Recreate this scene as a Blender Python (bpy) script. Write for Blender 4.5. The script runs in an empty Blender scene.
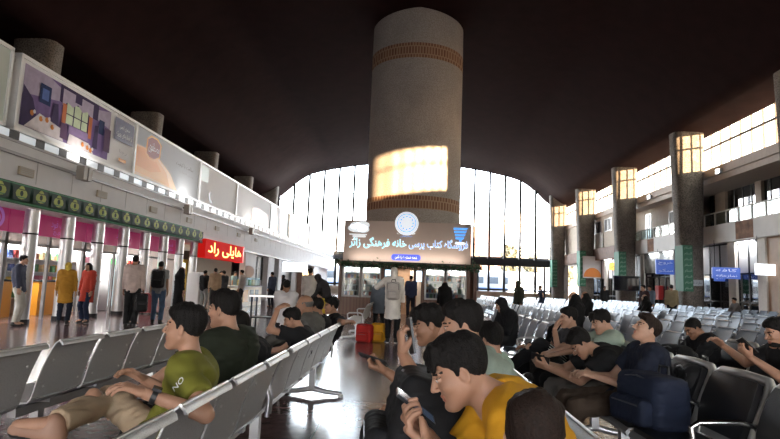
import bpy, math, random
import numpy as np
from mathutils import Vector, Matrix

# ------------------------------------------------------------------ camera, sky, sun, exposure
S = bpy.context.scene
COL = S.collection
random.seed(7)

cam_data = bpy.data.cameras.new('camera')
cam_data.sensor_width = 36.0
cam_data.lens = 560.0 / 780.0 * 36.0
cam_data.clip_start = 0.05
cam_data.clip_end = 600
cam = bpy.data.objects.new('camera', cam_data)
COL.objects.link(cam)
cam.matrix_world = Matrix(((0.9985941, -0.0331268, 0.0413811, 0), (0.0372126, -0.1178398, -0.9923351, 0),
                           (0.0377492, 0.9924800, -0.1164414, 1.3), (0, 0, 0, 1)))
S.camera = cam

SKY = 17.0
world = bpy.data.worlds.new('sky')
S.world = world
world.use_nodes = True
wn = world.node_tree
wn.nodes.clear()
w_out = wn.nodes.new('ShaderNodeOutputWorld')
w_bg = wn.nodes.new('ShaderNodeBackground')
w_tc = wn.nodes.new('ShaderNodeTexCoord')
w_sep = wn.nodes.new('ShaderNodeSeparateXYZ')
w_rmp = wn.nodes.new('ShaderNodeValToRGB')
wn.links.new(w_tc.outputs['Generated'], w_sep.inputs[0])
wn.links.new(w_sep.outputs['Z'], w_rmp.inputs[0])
w_rmp.color_ramp.elements[0].position = 0.0
w_rmp.color_ramp.elements[0].color = (1.0, 0.86, 0.74, 1)
w_rmp.color_ramp.elements[1].position = 0.22
w_rmp.color_ramp.elements[1].color = (0.80, 0.90, 1.0, 1)
wn.links.new(w_rmp.outputs[0], w_bg.inputs[0])
w_bg.inputs[1].default_value = SKY
wn.links.new(w_bg.outputs[0], w_out.inputs[0])

def lamp(name, kind, energy, color, loc, rot=None, direction=None, size=None, size_y=None, portal=False):
    d = bpy.data.lights.new(name, kind)
    d.energy = energy
    d.color = color
    if kind == 'AREA':
        d.shape = 'RECTANGLE'
        d.size = size
        d.size_y = size_y
        if portal:
            d.cycles.is_portal = True
    o = bpy.data.objects.new(name, d)
    o.location = loc
    if direction is not None:
        o.rotation_euler = Vector(direction).to_track_quat('-Z', 'Y').to_euler()
    COL.objects.link(o)
    return o

sun_el = math.radians(4.2)
SUN = lamp('sun', 'SUN', 85.0, (1.0, 0.80, 0.58), (40, -40, 20),
           direction=(-0.48 * math.cos(sun_el), 0.877 * math.cos(sun_el), -math.sin(sun_el)))
SUN.data.angle = 0.009
# daylight portals set in the glazed openings
lamp('daylight_end', 'AREA', 1, (1, 1, 1), (0, 68.7, 8.5), direction=(0, -1, 0), size=34, size_y=15, portal=True)
lamp('daylight_right', 'AREA', 1, (1, 1, 1), (18.4, 26, 10.3), direction=(-1, 0, 0), size=86, size_y=2.4, portal=True)
lamp('daylight_rear', 'AREA', 1, (1, 1, 1), (0, -16.7, 2.8), direction=(0, 1, 0), size=30, size_y=5.6, portal=True)

S.view_settings.view_transform = 'Standard'
S.view_settings.look = 'None'
S.view_settings.gamma = 1.0
S.view_settings.use_curve_mapping = False
S.view_settings.exposure = 0.64
S.cycles.use_denoising = True
S.cycles.max_bounces = 10
S.cycles.diffuse_bounces = 5
S.cycles.transparent_max_bounces = 16
S.cycles.sample_clamp_indirect = 12.0

# ------------------------------------------------------------------ materials
MATS = {}
def mat(name, color=(.5, .5, .5), rough=.6, metal=0.0, var=0.0, vscale=8.0, bump=0.0, bscale=60.0, emit=0.0, ecol=None, spec=.5, alpha=1.0):
    if name in MATS:
        return MATS[name]
    m = bpy.data.materials.new(name)
    m.use_nodes = True
    nt = m.node_tree
    b = nt.nodes['Principled BSDF']
    b.inputs['Base Color'].default_value = (*color, 1)
    b.inputs['Roughness'].default_value = rough
    b.inputs['Metallic'].default_value = metal
    b.inputs['Specular IOR Level'].default_value = spec
    tc = nt.nodes.new('ShaderNodeTexCoord')
    if var > 0:
        n = nt.nodes.new('ShaderNodeTexNoise')
        n.inputs['Scale'].default_value = vscale
        n.inputs['Detail'].default_value = 5
        nt.links.new(tc.outputs['Object'], n.inputs['Vector'])
        r = nt.nodes.new('ShaderNodeValToRGB')
        r.color_ramp.elements[0].position = .3
        r.color_ramp.elements[1].position = .7
        r.color_ramp.elements[0].color = (*[c * (1 - var) for c in color], 1)
        r.color_ramp.elements[1].color = (*[min(1, c * (1 + var)) for c in color], 1)
        nt.links.new(n.outputs['Fac'], r.inputs[0])
        nt.links.new(r.outputs[0], b.inputs['Base Color'])
    if bump > 0:
        n = nt.nodes.new('ShaderNodeTexNoise')
        n.inputs['Scale'].default_value = bscale
        n.inputs['Detail'].default_value = 3
        nt.links.new(tc.outputs['Object'], n.inputs['Vector'])
        bp = nt.nodes.new('ShaderNodeBump')
        bp.inputs['Strength'].default_value = bump
        bp.inputs['Distance'].default_value = .01
        nt.links.new(n.outputs['Fac'], bp.inputs['Height'])
        nt.links.new(bp.outputs[0], b.inputs['Normal'])
    if emit > 0:
        b.inputs['Emission Color'].default_value = (*(ecol or color), 1)
        b.inputs['Emission Strength'].default_value = emit
    MATS[name] = m
    return m

def glass_mat(name, tint=(.92, .95, .96), refl=.12):
    if name in MATS:
        return MATS[name]
    m = bpy.data.materials.new(name)
    m.use_nodes = True
    nt = m.node_tree
    nt.nodes.clear()
    o = nt.nodes.new('ShaderNodeOutputMaterial')
    t = nt.nodes.new('ShaderNodeBsdfTransparent')
    t.inputs[0].default_value = (*tint, 1)
    g = nt.nodes.new('ShaderNodeBsdfGlossy')
    g.inputs['Roughness'].default_value = .03
    mx = nt.nodes.new('ShaderNodeMixShader')
    mx.inputs[0].default_value = refl
    nt.links.new(t.outputs[0], mx.inputs[1])
    nt.links.new(g.outputs[0], mx.inputs[2])
    nt.links.new(mx.outputs[0], o.inputs[0])
    MATS[name] = m
    return m

def pattern_mat(name, kind, c1, c2, scale, rough=.5, metal=0., **kw):
    if name in MATS:
        return MATS[name]
    m = mat(name, c1, rough, metal)
    nt = m.node_tree
    b = nt.nodes['Principled BSDF']
    tc = nt.nodes.new('ShaderNodeTexCoord')
    mp = nt.nodes.new('ShaderNodeMapping')
    nt.links.new(tc.outputs['Object'], mp.inputs[0])
    mp.inputs['Scale'].default_value = kw.get('mscale', (1, 1, 1))
    mp.inputs['Rotation'].default_value = kw.get('mrot', (0, 0, 0))
    if kind == 'brick':
        t = nt.nodes.new('ShaderNodeTexBrick')
        t.inputs['Scale'].default_value = scale
        t.inputs['Color1'].default_value = (*c1, 1)
        t.inputs['Color2'].default_value = (*kw.get('c1b', c1), 1)
        t.inputs['Mortar'].default_value = (*c2, 1)
        t.inputs['Mortar Size'].default_value = kw.get('mortar', .01)
        t.inputs['Brick Width'].default_value = kw.get('bw', 1.)
        t.inputs['Row Height'].default_value = kw.get('rh', 1.)
        t.offset = kw.get('offset', 0.)
        nt.links.new(mp.outputs[0], t.inputs['Vector'])
        out = t.outputs['Color']
    elif kind == 'voronoi':
        t = nt.nodes.new('ShaderNodeTexVoronoi')
        t.inputs['Scale'].default_value = scale
        nt.links.new(mp.outputs[0], t.inputs['Vector'])
        r = nt.nodes.new('ShaderNodeValToRGB')
        r.color_ramp.elements[0].color = (*c2, 1)
        r.color_ramp.elements[1].color = (*c1, 1)
        r.color_ramp.elements[0].position = kw.get('p0', .2)
        r.color_ramp.elements[1].position = kw.get('p1', .6)
        nt.links.new(t.outputs['Distance' if kw.get('dist', True) else 'Color'], r.inputs[0])
        out = r.outputs[0]
    elif kind == 'wave':
        t = nt.nodes.new('ShaderNodeTexWave')
        t.inputs['Scale'].default_value = scale
        t.inputs['Distortion'].default_value = kw.get('dist', 4.)
        t.inputs['Detail'].default_value = 3
        nt.links.new(mp.outputs[0], t.inputs['Vector'])
        r = nt.nodes.new('ShaderNodeValToRGB')
        r.color_ramp.elements[0].color = (*c1, 1)
        r.color_ramp.elements[1].color = (*c2, 1)
        nt.links.new(t.outputs['Color'], r.inputs[0])
        out = r.outputs[0]
    if kw.get('mottle'):
        n = nt.nodes.new('ShaderNodeTexNoise')
        n.inputs['Scale'].default_value = kw.get('mscale2', 1.5)
        n.inputs['Detail'].default_value = 8
        nt.links.new(tc.outputs['Object'], n.inputs['Vector'])
        r2 = nt.nodes.new('ShaderNodeValToRGB')
        k = kw['mottle']
        r2.color_ramp.elements[0].position = .3
        r2.color_ramp.elements[1].position = .7
        r2.color_ramp.elements[0].color = (1 - k, 1 - k, 1 - k, 1)
        r2.color_ramp.elements[1].color = (1, 1, 1, 1)
        nt.links.new(n.outputs['Fac'], r2.inputs[0])
        mx = nt.nodes.new('ShaderNodeMix')
        mx.data_type = 'RGBA'
        mx.blend_type = 'MULTIPLY'
        mx.inputs[0].default_value = 1
        nt.links.new(out, mx.inputs[6])
        nt.links.new(r2.outputs[0], mx.inputs[7])
        out = mx.outputs[2]
    nt.links.new(out, b.inputs['Base Color'])
    if kw.get('bump'):
        bp = nt.nodes.new('ShaderNodeBump')
        bp.inputs['Strength'].default_value = kw['bump']
        bp.inputs['Distance'].default_value = .01
        nt.links.new(out, bp.inputs['Height'])
        nt.links.new(bp.outputs[0], b.inputs['Normal'])
    return m

# ------------------------------------------------------------------ mesh helpers
class MB:
    def __init__(self):
        self.v, self.f, self.m, self.n = [], [], [], 0
    def add(self, v, f, m=0):
        v = np.asarray(v, float).reshape(-1, 3)
        k = self.n
        self.v.append(v)
        self.n += len(v)
        for q in f:
            self.f.append(tuple(int(i) + k for i in q))
        if isinstance(m, int):
            self.m += [m] * len(f)
        else:
            self.m += list(m)
        return self
    def box(self, lo, hi, m=0):
        x0, y0, z0 = lo
        x1, y1, z1 = hi
        v = [(x0, y0, z0), (x1, y0, z0), (x1, y1, z0), (x0, y1, z0), (x0, y0, z1), (x1, y0, z1), (x1, y1, z1), (x0, y1, z1)]
        f = [(0, 3, 2, 1), (4, 5, 6, 7), (0, 1, 5, 4), (1, 2, 6, 5), (2, 3, 7, 6), (3, 0, 4, 7)]
        return self.add(v, f, m)
    def obox(self, c, sz, R, m=0):
        k = MB().box([-s / 2 for s in sz], [s / 2 for s in sz])
        v = k.v[0] @ np.asarray(R, float).T + np.asarray(c, float)
        return self.add(v, k.f, m)
    def tube(self, pts, r, n=10, m=0, cap=True):
        P = [np.asarray(p, float) for p in pts]
        if not hasattr(r, '__len__'):
            r = [r] * len(P)
        rings, prev = [], None
        for i, p in enumerate(P):
            t = (P[min(i + 1, len(P) - 1)] - P[max(i - 1, 0)])
            t = t / (np.linalg.norm(t) + 1e-9)
            if prev is None:
                a = np.array([0, 0, 1.]) if abs(t[2]) < .9 else np.array([1., 0, 0])
            else:
                a = prev
            u = a - t * (a @ t)
            u /= np.linalg.norm(u) + 1e-9
            prev = u
            w = np.cross(t, u)
            ang = np.arange(n) * 2 * math.pi / n
            rings.append(p + r[i] * (np.cos(ang)[:, None] * u + np.sin(ang)[:, None] * w))
        v = np.concatenate(rings)
        f = []
        for i in range(len(P) - 1):
            for j in range(n):
                f.append((i * n + j, i * n + (j + 1) % n, (i + 1) * n + (j + 1) % n, (i + 1) * n + j))
        if cap:
            f.append(tuple(range(n))[::-1])
            f.append(tuple((len(P) - 1) * n + j for j in range(n)))
        return self.add(v, f, m)
    def cyl(self, p0, p1, r, n=16, m=0):
        return self.tube([p0, p1], r, n, m)
    def lathe(self, prof, c=(0, 0, 0), n=32, m=0):
        ang = np.arange(n) * 2 * math.pi / n
        v = np.concatenate([np.stack([c[0] + r * np.cos(ang), c[1] + r * np.sin(ang), np.full(n, c[2] + z)], 1) for r, z in prof])
        f = []
        for i in range(len(prof) - 1):
            for j in range(n):
                f.append((i * n + j, i * n + (j + 1) % n, (i + 1) * n + (j + 1) % n, (i + 1) * n + j))
        f.append(tuple(range(n))[::-1])
        f.append(tuple((len(prof) - 1) * n + j for j in range(n)))
        return self.add(v, f, m)
    def ball(self, c, r, m=0, n=12, k=8):
        prof = [(max(1e-4, math.sin(math.pi * i / k)), -math.cos(math.pi * i / k)) for i in range(k + 1)]
        b = MB().lathe(prof, n=n)
        v = b.v[0] * np.asarray(r, float) + np.asarray(c, float)
        return self.add(v, b.f, m)
    def grid(self, rows, m=0, closed=False):
        R = [np.asarray(r, float) for r in rows]
        n = len(R[0])
        f = []
        for i in range(len(R) - 1):
            for j in range(n - (0 if closed else 1)):
                f.append((i * n + j, i * n + (j + 1) % n, (i + 1) * n + (j + 1) % n, (i + 1) * n + j))
        return self.add(np.concatenate(R), f, m)
    def build(self, name, mats, parent=None, smooth=None, loc=None):
        me = bpy.data.meshes.new(name)
        V = np.concatenate(self.v) if self.v else np.zeros((0, 3))
        me.from_pydata(V.tolist(), [], self.f)
        if not isinstance(mats, (list, tuple)):
            mats = [mats]
        for q in mats:
            me.materials.append(q)
        if len(mats) > 1:
            me.polygons.foreach_set('material_index', self.m)
        if smooth is not None:
            me.polygons.foreach_set('use_smooth', [True] * len(me.polygons))
            if smooth < 179:
                me.set_sharp_from_angle(angle=math.radians(smooth))
        me.update()
        o = bpy.data.objects.new(name, me)
        if loc is not None:
            o.location = loc
        COL.objects.link(o)
        if parent is not None:
            o.parent = parent
        return o

def tag(o, label=None, cat=None, group=None, kind=None):
    if label: o['label'] = label
    if cat: o['category'] = cat
    if group: o['group'] = group
    if kind: o['kind'] = kind
    return o

def empty(name, loc, label, cat, group=None, rz=0.0):
    o = bpy.data.objects.new(name, None)
    o.empty_display_size = .1
    o.location = loc
    o.rotation_euler = (0, 0, rz)
    COL.objects.link(o)
    return tag(o, label, cat, group)

def struct(o):
    o['kind'] = 'structure'
    return o

def bevel(o, w, seg=2):
    m = o.modifiers.new('bevel', 'BEVEL')
    m.width = w
    m.segments = seg
    m.limit_method = 'ANGLE'
    return o

def copy_tree(o, parent=None):
    c = o.copy()
    COL.objects.link(c)
    if parent is not None:
        c.parent = parent
    for ch in list(o.children):
        copy_tree(ch, c)
    return c

ORD = ['first', 'second', 'third', 'fourth', 'fifth', 'sixth', 'seventh', 'eighth', 'ninth', 'tenth', 'eleventh', 'twelfth', 'thirteenth', 'fourteenth', 'fifteenth']

# ------------------------------------------------------------------ lettering
ISO = {'ا': (0xFE8D, 2), 'ب': (0xFE8F, 4), 'پ': (0xFB56, 4), 'ت': (0xFE95, 4), 'ج': (0xFE9D, 4), 'خ': (0xFEA5, 4), 'د': (0xFEA9, 2),
       'ذ': (0xFEAB, 2), 'ر': (0xFEAD, 2), 'ز': (0xFEAF, 2), 'س': (0xFEB1, 4), 'ش': (0xFEB5, 4), 'ص': (0xFEB9, 4), 'ط': (0xFEC1, 4), 'ع': (0xFEC9, 4),
       'ف': (0xFED1, 4), 'ق': (0xFED5, 4), 'ک': (0xFB8E, 4), 'گ': (0xFB92, 4), 'ل': (0xFEDD, 4), 'م': (0xFEE1, 4), 'ن': (0xFEE5, 4),
       'ه': (0xFEE9, 4), 'و': (0xFEED, 2), 'ی': (0xFBFC, 4), 'ئ': (0xFE89, 4), 'آ': (0xFE81, 2), 'ح': (0xFEA1, 4)}
def shape_text(s):
    out = []
    for i, ch in enumerate(s):
        if ch not in ISO:
            out.append(ch)
            continue
        base, n = ISO[ch]
        pj = i > 0 and s[i - 1] in ISO and ISO[s[i - 1]][1] == 4
        nj = n == 4 and i + 1 < len(s) and s[i + 1] in ISO
        out.append(chr(base + (3 if pj and nj else 2 if nj else 1 if pj else 0)))
    return ''.join(reversed(out))

_tcache = {}
def text_shape(s, extrude=0.0, bold=0.0):
    key = (s, extrude, bold)
    if key in _tcache:
        return _tcache[key]
    c = bpy.data.curves.new('lettering', 'FONT')
    c.body = shape_text(s) if any(ch in ISO for ch in s) else s
    c.size = 1
    c.resolution_u = 2
    c.extrude = extrude
    c.offset = bold
    c.align_x = 'CENTER'
    c.align_y = 'CENTER'
    o = bpy.data.objects.new('lettering', c)
    COL.objects.link(o)
    bpy.context.view_layer.update()
    ev = o.evaluated_get(bpy.context.evaluated_depsgraph_get())
    me = ev.to_mesh()
    v = np.array([tuple(q.co) for q in me.vertices], float).reshape(-1, 3)
    f = [tuple(p.vertices) for p in me.polygons]
    ev.to_mesh_clear()
    bpy.data.objects.remove(o)
    bpy.data.curves.remove(c)
    if len(v):
        v[:, :2] -= (v[:, :2].max(0) + v[:, :2].min(0)) / 2
    _tcache[key] = (v, f)
    return v, f

class Panel:
    """a flat printed board at its real place: o origin (lower left), u along, w up, n outwards"""
    def __init__(self, o, u, w, W, H):
        self.o, self.u, self.w = np.array(o, float), np.array(u, float), np.array(w, float)
        self.n = np.cross(self.u, self.w)
        self.W, self.H = W, H
        self.mb, self.mats, self.layer = MB(), [], 0
    def mi(self, m):
        if m not in self.mats:
            self.mats.append(m)
        return self.mats.index(m)
    def poly(self, pts, m, raw=False):
        self.layer += 1
        k = self.layer * .0012
        v = [self.o + self.u * (x * (1 if raw else self.W)) + self.w * (y * (1 if raw else self.H)) + self.n * k for x, y in pts]
        self.mb.add(v, [tuple(range(len(v)))], self.mi(m))
        return self
    def rect(self, x0, y0, x1, y1, m):
        return self.poly([(x0, y0), (x1, y0), (x1, y1), (x0, y1)], m)
    def disc(self, x, y, r, m, n=24, ry=None):
        return self.poly([(x + r * math.cos(a) / self.W, y + (ry or r) * math.sin(a) / self.H) for a in np.arange(n) * 2 * math.pi / n], m)
    def text(self, s, x, y, h, m, maxw=None, bold=0.0):
        """h = height of the drawn line in metres, maxw = width in metres"""
        v, f = text_shape(s, 0.0, bold)
        if not len(v):
            return self
        self.layer += 1
        d = v.max(0) - v.min(0)
        sy = h / max(d[1], 1e-6)
        sx = sy if maxw is None else maxw / d[0]
        p = self.o + np.outer(x * self.W + v[:, 0] * sx, self.u) + np.outer(y * self.H + v[:, 1] * sy, self.w) + self.n * (self.layer * .0012 + .002)
        self.mb.add(p, f, self.mi(m))
        return self
    def build(self, name, parent=None):
        return self.mb.build(name, self.mats, parent)
# ------------------------------------------------------------------ figures: smooth distance-field bodies
def A(*p):
    return np.array(p, float)
def unit(v):
    return v / (np.linalg.norm(v) + 1e-9)

class SDF:
    def __init__(self):
        self.p = []
    def _push(self, fn, lo, hi, k, op):
        self.p.append((fn, np.asarray(lo, float), np.asarray(hi, float), k, op))
        return self
    def cone(self, a, b, r1, r2, k=.02, op='add', flat=False, flat_a=False, fl=None):
        """tapered limb from a to b; fl = (direction, scale) squashes it along a direction"""
        a, b = np.asarray(a, float), np.asarray(b, float)
        ba = b - a
        L2 = ba @ ba + 1e-12
        L = math.sqrt(L2)
        def fn(P):
            q = P - a
            t = (q @ ba) / L2
            tc = np.clip(t, 0, 1)
            w = q - tc[..., None] * ba
            if fl is not None:
                d0 = w @ fl[0]
                w = w + (d0 * (1 / fl[1] - 1))[..., None] * fl[0]
            d = np.sqrt((w * w).sum(-1)) - (r1 + (r2 - r1) * tc)
            if flat:
                d = np.maximum(d, (t - 1) * L)
            if flat_a:
                d = np.maximum(d, -t * L)
            return d
        r = max(r1, r2)
        return self._push(fn, np.minimum(a, b) - r, np.maximum(a, b) + r, k, op)
    def ell(self, c, r, R=None, k=.02, op='add'):
        c, r = np.asarray(c, float), np.asarray(r, float)
        R = np.eye(3) if R is None else np.asarray(R, float)
        def fn(P):
            q = (P - c) @ R
            k0 = np.sqrt(((q / r) ** 2).sum(-1))
            k1 = np.sqrt(((q / (r * r)) ** 2).sum(-1))
            return k0 * (k0 - 1) / (k1 + 1e-6)
        e = np.sqrt(((R * r) ** 2).sum(1))
        return self._push(fn, c - e, c + e, k, op)
    def box(self, c, h, R=None, rad=.02, k=.02, op='add'):
        c, h = np.asarray(c, float), np.asarray(h, float)
        R = np.eye(3) if R is None else np.asarray(R, float)
        def fn(P):
            q = np.abs((P - c) @ R) - (h - rad)
            return np.sqrt((np.maximum(q, 0) ** 2).sum(-1)) + np.minimum(q.max(-1), 0) - rad
        e = np.abs(R) @ h
        return self._push(fn, c - e, c + e, k, op)
    def half(self, p, n, k=.005):
        """keep the side where (x-p).n < 0"""
        p, n = np.asarray(p, float), unit(np.asarray(n, float))
        return self._push(lambda P: (P - p) @ n, None if False else p * 0 - 99, p * 0 + 99, k, 'int')
    def mesh(self, h, noise=None):
        adds = [q for q in self.p if q[4] == 'add']
        lo = np.min([q[1] for q in adds], 0) - 3 * h - .01
        hi = np.max([q[2] for q in adds], 0) + 3 * h + .01
        N = np.ceil((hi - lo) / h).astype(int) + 1
        ax = [lo[i] + h * np.arange(N[i]) for i in range(3)]
        D = np.full(N, .5, np.float64)
        for fn, l, u, k, op in self.p:
            pad = k + 3 * h
            i0 = np.clip(np.floor((l - pad - lo) / h).astype(int), 0, N)
            i1 = np.clip(np.ceil((u + pad - lo) / h).astype(int) + 1, 0, N)
            if (i1 <= i0).any():
                continue
            sl = tuple(slice(a, b) for a, b in zip(i0, i1))
            G = np.stack(np.meshgrid(*[ax[i][i0[i]:i1[i]] for i in range(3)], indexing='ij'), -1)
            d = fn(G)
            o = D[sl]
            if op == 'add':
                hh = np.maximum(k - np.abs(o - d), 0) / k
                D[sl] = np.minimum(o, d) - hh * hh * k * .25
            else:
                if op == 'sub':
                    d = -d
                hh = np.maximum(k - np.abs(o - d), 0) / k
                D[sl] = np.maximum(o, d) + hh * hh * k * .25
        if noise is not None:
            near = np.abs(D) < 4 * h
            idx = np.nonzero(near)
            P = np.stack([ax[i][idx[i]] for i in range(3)], -1)
            D[idx] += noise(P)
        return surface_nets(D, lo, h)

def surface_nets(D, lo, h):
    s = D < 0
    n = D.shape
    c = np.zeros((n[0] - 1, n[1] - 1, n[2] - 1), np.int8)
    for dx in (0, 1):
        for dy in (0, 1):
            for dz in (0, 1):
                c += s[dx:n[0] - 1 + dx, dy:n[1] - 1 + dy, dz:n[2] - 1 + dz]
    cell = (c > 0) & (c < 8)
    ci = np.argwhere(cell)
    if len(ci) == 0:
        return np.zeros((0, 3)), []
    idx = np.full(cell.shape, -1, np.int64)
    idx[cell] = np.arange(len(ci))
    acc = np.zeros((len(ci), 3))
    cnt = np.zeros(len(ci))
    corners = [(a, b, d) for a in (0, 1) for b in (0, 1) for d in (0, 1)]
    val = {q: D[ci[:, 0] + q[0], ci[:, 1] + q[1], ci[:, 2] + q[2]] for q in corners}
    for q in corners:
        for axis in range(3):
            if q[axis] == 0:
                q2 = tuple(1 if i == axis else q[i] for i in range(3))
                a, b = val[q], val[q2]
                cr = (a < 0) != (b < 0)
                t = np.where(cr, a / np.where(cr, a - b, 1), 0)
                p = np.array(q, float)[None, :] + t[:, None] * (np.array(q2) - np.array(q))[None, :]
                acc += np.where(cr[:, None], p, 0)
                cnt += cr
    V = lo + h * (ci + acc / cnt[:, None])
    F = []
    for axis in range(3):
        u, w = (axis + 1) % 3, (axis + 2) % 3
        a = s
        sl0 = [slice(None)] * 3
        sl1 = [slice(None)] * 3
        sl0[axis] = slice(0, n[axis] - 1)
        sl1[axis] = slice(1, n[axis])
        e = a[tuple(sl0)] != a[tuple(sl1)]
        pos = np.argwhere(e)
        pos = pos[(pos[:, u] > 0) & (pos[:, w] > 0) & (pos[:, u] < n[u] - 1) & (pos[:, w] < n[w] - 1)]
        if len(pos) == 0:
            continue
        def at(du, dw):
            q = pos.copy()
            q[:, u] -= du
            q[:, w] -= dw
            return idx[q[:, 0], q[:, 1], q[:, 2]]
        quad = np.stack([at(1, 1), at(0, 1), at(0, 0), at(1, 0)], 1)
        inside = a[pos[:, 0], pos[:, 1], pos[:, 2]]
        quad[~inside] = quad[~inside][:, ::-1]
        F.append(quad[(quad >= 0).all(1)])
    return V, np.concatenate(F).tolist()

def rotm(yaw=0, pitch=0, roll=0):
    """degrees: yaw about z (left +), pitch (look up +), roll (towards the left shoulder +)"""
    a, b, c = [math.radians(q) for q in (yaw, pitch, roll)]
    Rz = np.array([[math.cos(a), -math.sin(a), 0], [math.sin(a), math.cos(a), 0], [0, 0, 1]])
    Ry = np.array([[math.cos(b), 0, -math.sin(b)], [0, 1, 0], [math.sin(b), 0, math.cos(b)]])
    Rx = np.array([[1, 0, 0], [0, math.cos(c), math.sin(c)], [0, -math.sin(c), math.cos(c)]])
    return Rz @ Ry @ Rx

_cache = {}
def head_mesh(h):
    if ('head', h) in _cache:
        return _cache['head', h]
    s = SDF()
    s.ell((-.012, 0, .032), (.094, .073, .085), k=.02)
    s.ell((.030, 0, -.028), (.062, .061, .082), k=.03)
    for y in (-1, 1):
        s.cone((.0, .052 * y, -.045), (.066, .016 * y, -.094), .022, .020, k=.03)
        s.ell((.052, .043 * y, -.022), (.030, .020, .018), k=.02)
    s.ell((.080, 0, -.094), (.020, .022, .017), k=.015)
    s.cone((-.030, 0, -.06), (-.047, 0, -.16), .050, .052, k=.03)
    for y in (-1, 1):
        s.ell((.100, .032 * y, .010), (.017, .018, .012), k=.012, op='sub')
        s.ell((.081, .032 * y, .010), (.0115, .014, .0115), k=.004)
        s.cone((.089, .014 * y, .031), (.074, .050 * y, .030), .008, .006, k=.012)
    s.cone((.090, 0, .020), (.113, 0, -.020), .0075, .0115, k=.012)
    for y in (-1, 1):
        s.ell((.101, .012 * y, -.025), (.010, .007, .007), k=.006)
    s.ell((.090, 0, -.051), (.010, .023, .0065), k=.006)
    s.ell((.088, 0, -.064), (.010, .020, .0075), k=.006)
    s.ell((.101, 0, -.0575), (.006, .022, .0018), k=.003, op='sub')
    for y in (-1, 1):
        R = rotm(yaw=-18 * y) @ rotm(pitch=-12)
        s.ell((-.008, .074 * y, -.002), (.019, .009, .032), R=R, k=.006)
        s.ell((-.004, .082 * y, .0), (.010, .006, .018), R=R, k=.006, op='sub')
    V, F = s.mesh(h)
    F = np.array(F)
    C = V[F].mean(1)
    m = np.zeros(len(F), int)
    lip = (C[:, 0] > .088) & (np.abs(C[:, 1]) < .022) & (C[:, 2] < -.046) & (C[:, 2] > -.071)
    m[lip] = 1
    for y in (-1, 1):
        e = ((C[:, 1] - .032 * y) / .0125) ** 2 + ((C[:, 2] - .009) / .0065) ** 2
        m[(e < 1) & (C[:, 0] > .06)] = 2
        e = ((C[:, 1] - .031 * y) / .006) ** 2 + ((C[:, 2] - .009) / .006) ** 2
        m[(e < 1) & (C[:, 0] > .06)] = 3
        br = (np.abs(C[:, 1] - .034 * y) < .019) & (np.abs(C[:, 2] - (.033 - .1 * abs(C[:, 1] - .03 * y))) < .0040) & (C[:, 0] > .05)
        m[br] = 3
        e = (np.abs(C[:, 1] - .032 * y) < .014) & (np.abs(C[:, 2] - .0165) < .0014) & (C[:, 0] > .06)
        m[e] = 3
    _cache['head', h] = (V, F.tolist(), m)
    return _cache['head', h]

def hair_noise(amp, f):
    def fn(P):
        th = np.arctan2(P[:, 1], P[:, 0] + .01)
        return amp * (np.sin(th * f + 30 * P[:, 2]) * .6 + np.sin(th * f * 1.9 - 55 * P[:, 2] + 2) * .4 + np.sin(P[:, 0] * 130 + P[:, 1] * 90) * .5)
    return fn

def hair_mesh(style, h):
    key = ('hair', style, h)
    if key in _cache:
        return _cache[key]
    s = SDF()
    nz = hair_noise(.0014, 21)
    if style == 'bald':
        s.ell((-.014, 0, .030), (.0975, .0765, .0865), k=.01)
        s.half((0, 0, .035), (0, 0, 1))
        s.half((.0, 0, -.01), (.75, 0, -.66))
        s.half((.02, 0, 0), (1, 0, 0))
        nz = None
    else:
        s.ell((-.014, 0, .032), (.1005, .0785, .0925), k=.01)
        if style in ('short', 'fringe', 'curly'):
            s.ell((.006, 0, .082), (.100, .076, .056), k=.02)
            s.ell((-.060, 0, .062), (.058, .070, .060), k=.02)
            rr = random.Random(9)
            for i in range(26):
                a, b = rr.uniform(-3.14, 3.14), rr.uniform(.35, 1.5)
                d = A(math.cos(a) * math.cos(b), math.sin(a) * math.cos(b), math.sin(b))
                p = A(-.006, 0, .06) + d * A(.100, .074, .074)
                s.cone(p, p + A(.024, .008 * math.sin(5 * a), -.004), .014, .006, k=.008)
        if style == 'quiff':
            s.cone((.03, -.045, .105), (.03, .045, .105), .034, .034, k=.03)
            s.cone((.075, -.04, .098), (.075, .045, .102), .024, .024, k=.02)
        if style == 'curly':
            rr = random.Random(5)
            for i in range(46):
                a, b = rr.uniform(0, 6.28), rr.uniform(.05, 1.45)
                s.ell((-.012 + .105 * math.cos(a) * math.cos(b), .088 * math.sin(a) * math.cos(b), .042 + .102 * math.sin(b)), (.021, .021, .019), k=.006)
        # face side is cut away under a slanting hair line
        s.half((.080, 0, .070), (.60, 0, -.80), k=.008)
        s.half((.088, 0, .0), (1, 0, 0), k=.02) if style in ('crew', 'short') else None
        for y in (-1, 1):
            s.cone((.012, .070 * y, .03), (.012, .069 * y, .006), .011, .008, k=.008)
        if style == 'fringe':
            for i in range(7):
                y = -.054 + .018 * i
                s.cone((.058, y * .9, .112), (.103 - abs(y) * .35, y * 1.02, .046 + .012 * ((i * 7) % 3)), .019, .008, k=.010)
        if style == 'long':
            for i in range(9):
                a = math.radians(80 + 25 * i)
                s.cone((-.012 + .09 * math.cos(a), .083 * math.sin(a), .03), (-.03 + .10 * math.cos(a), .085 * math.sin(a), -.13), .026, .024, k=.02)
    V, F = s.mesh(h, nz)
    _cache[key] = (V, F)
    return V, F

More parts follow.
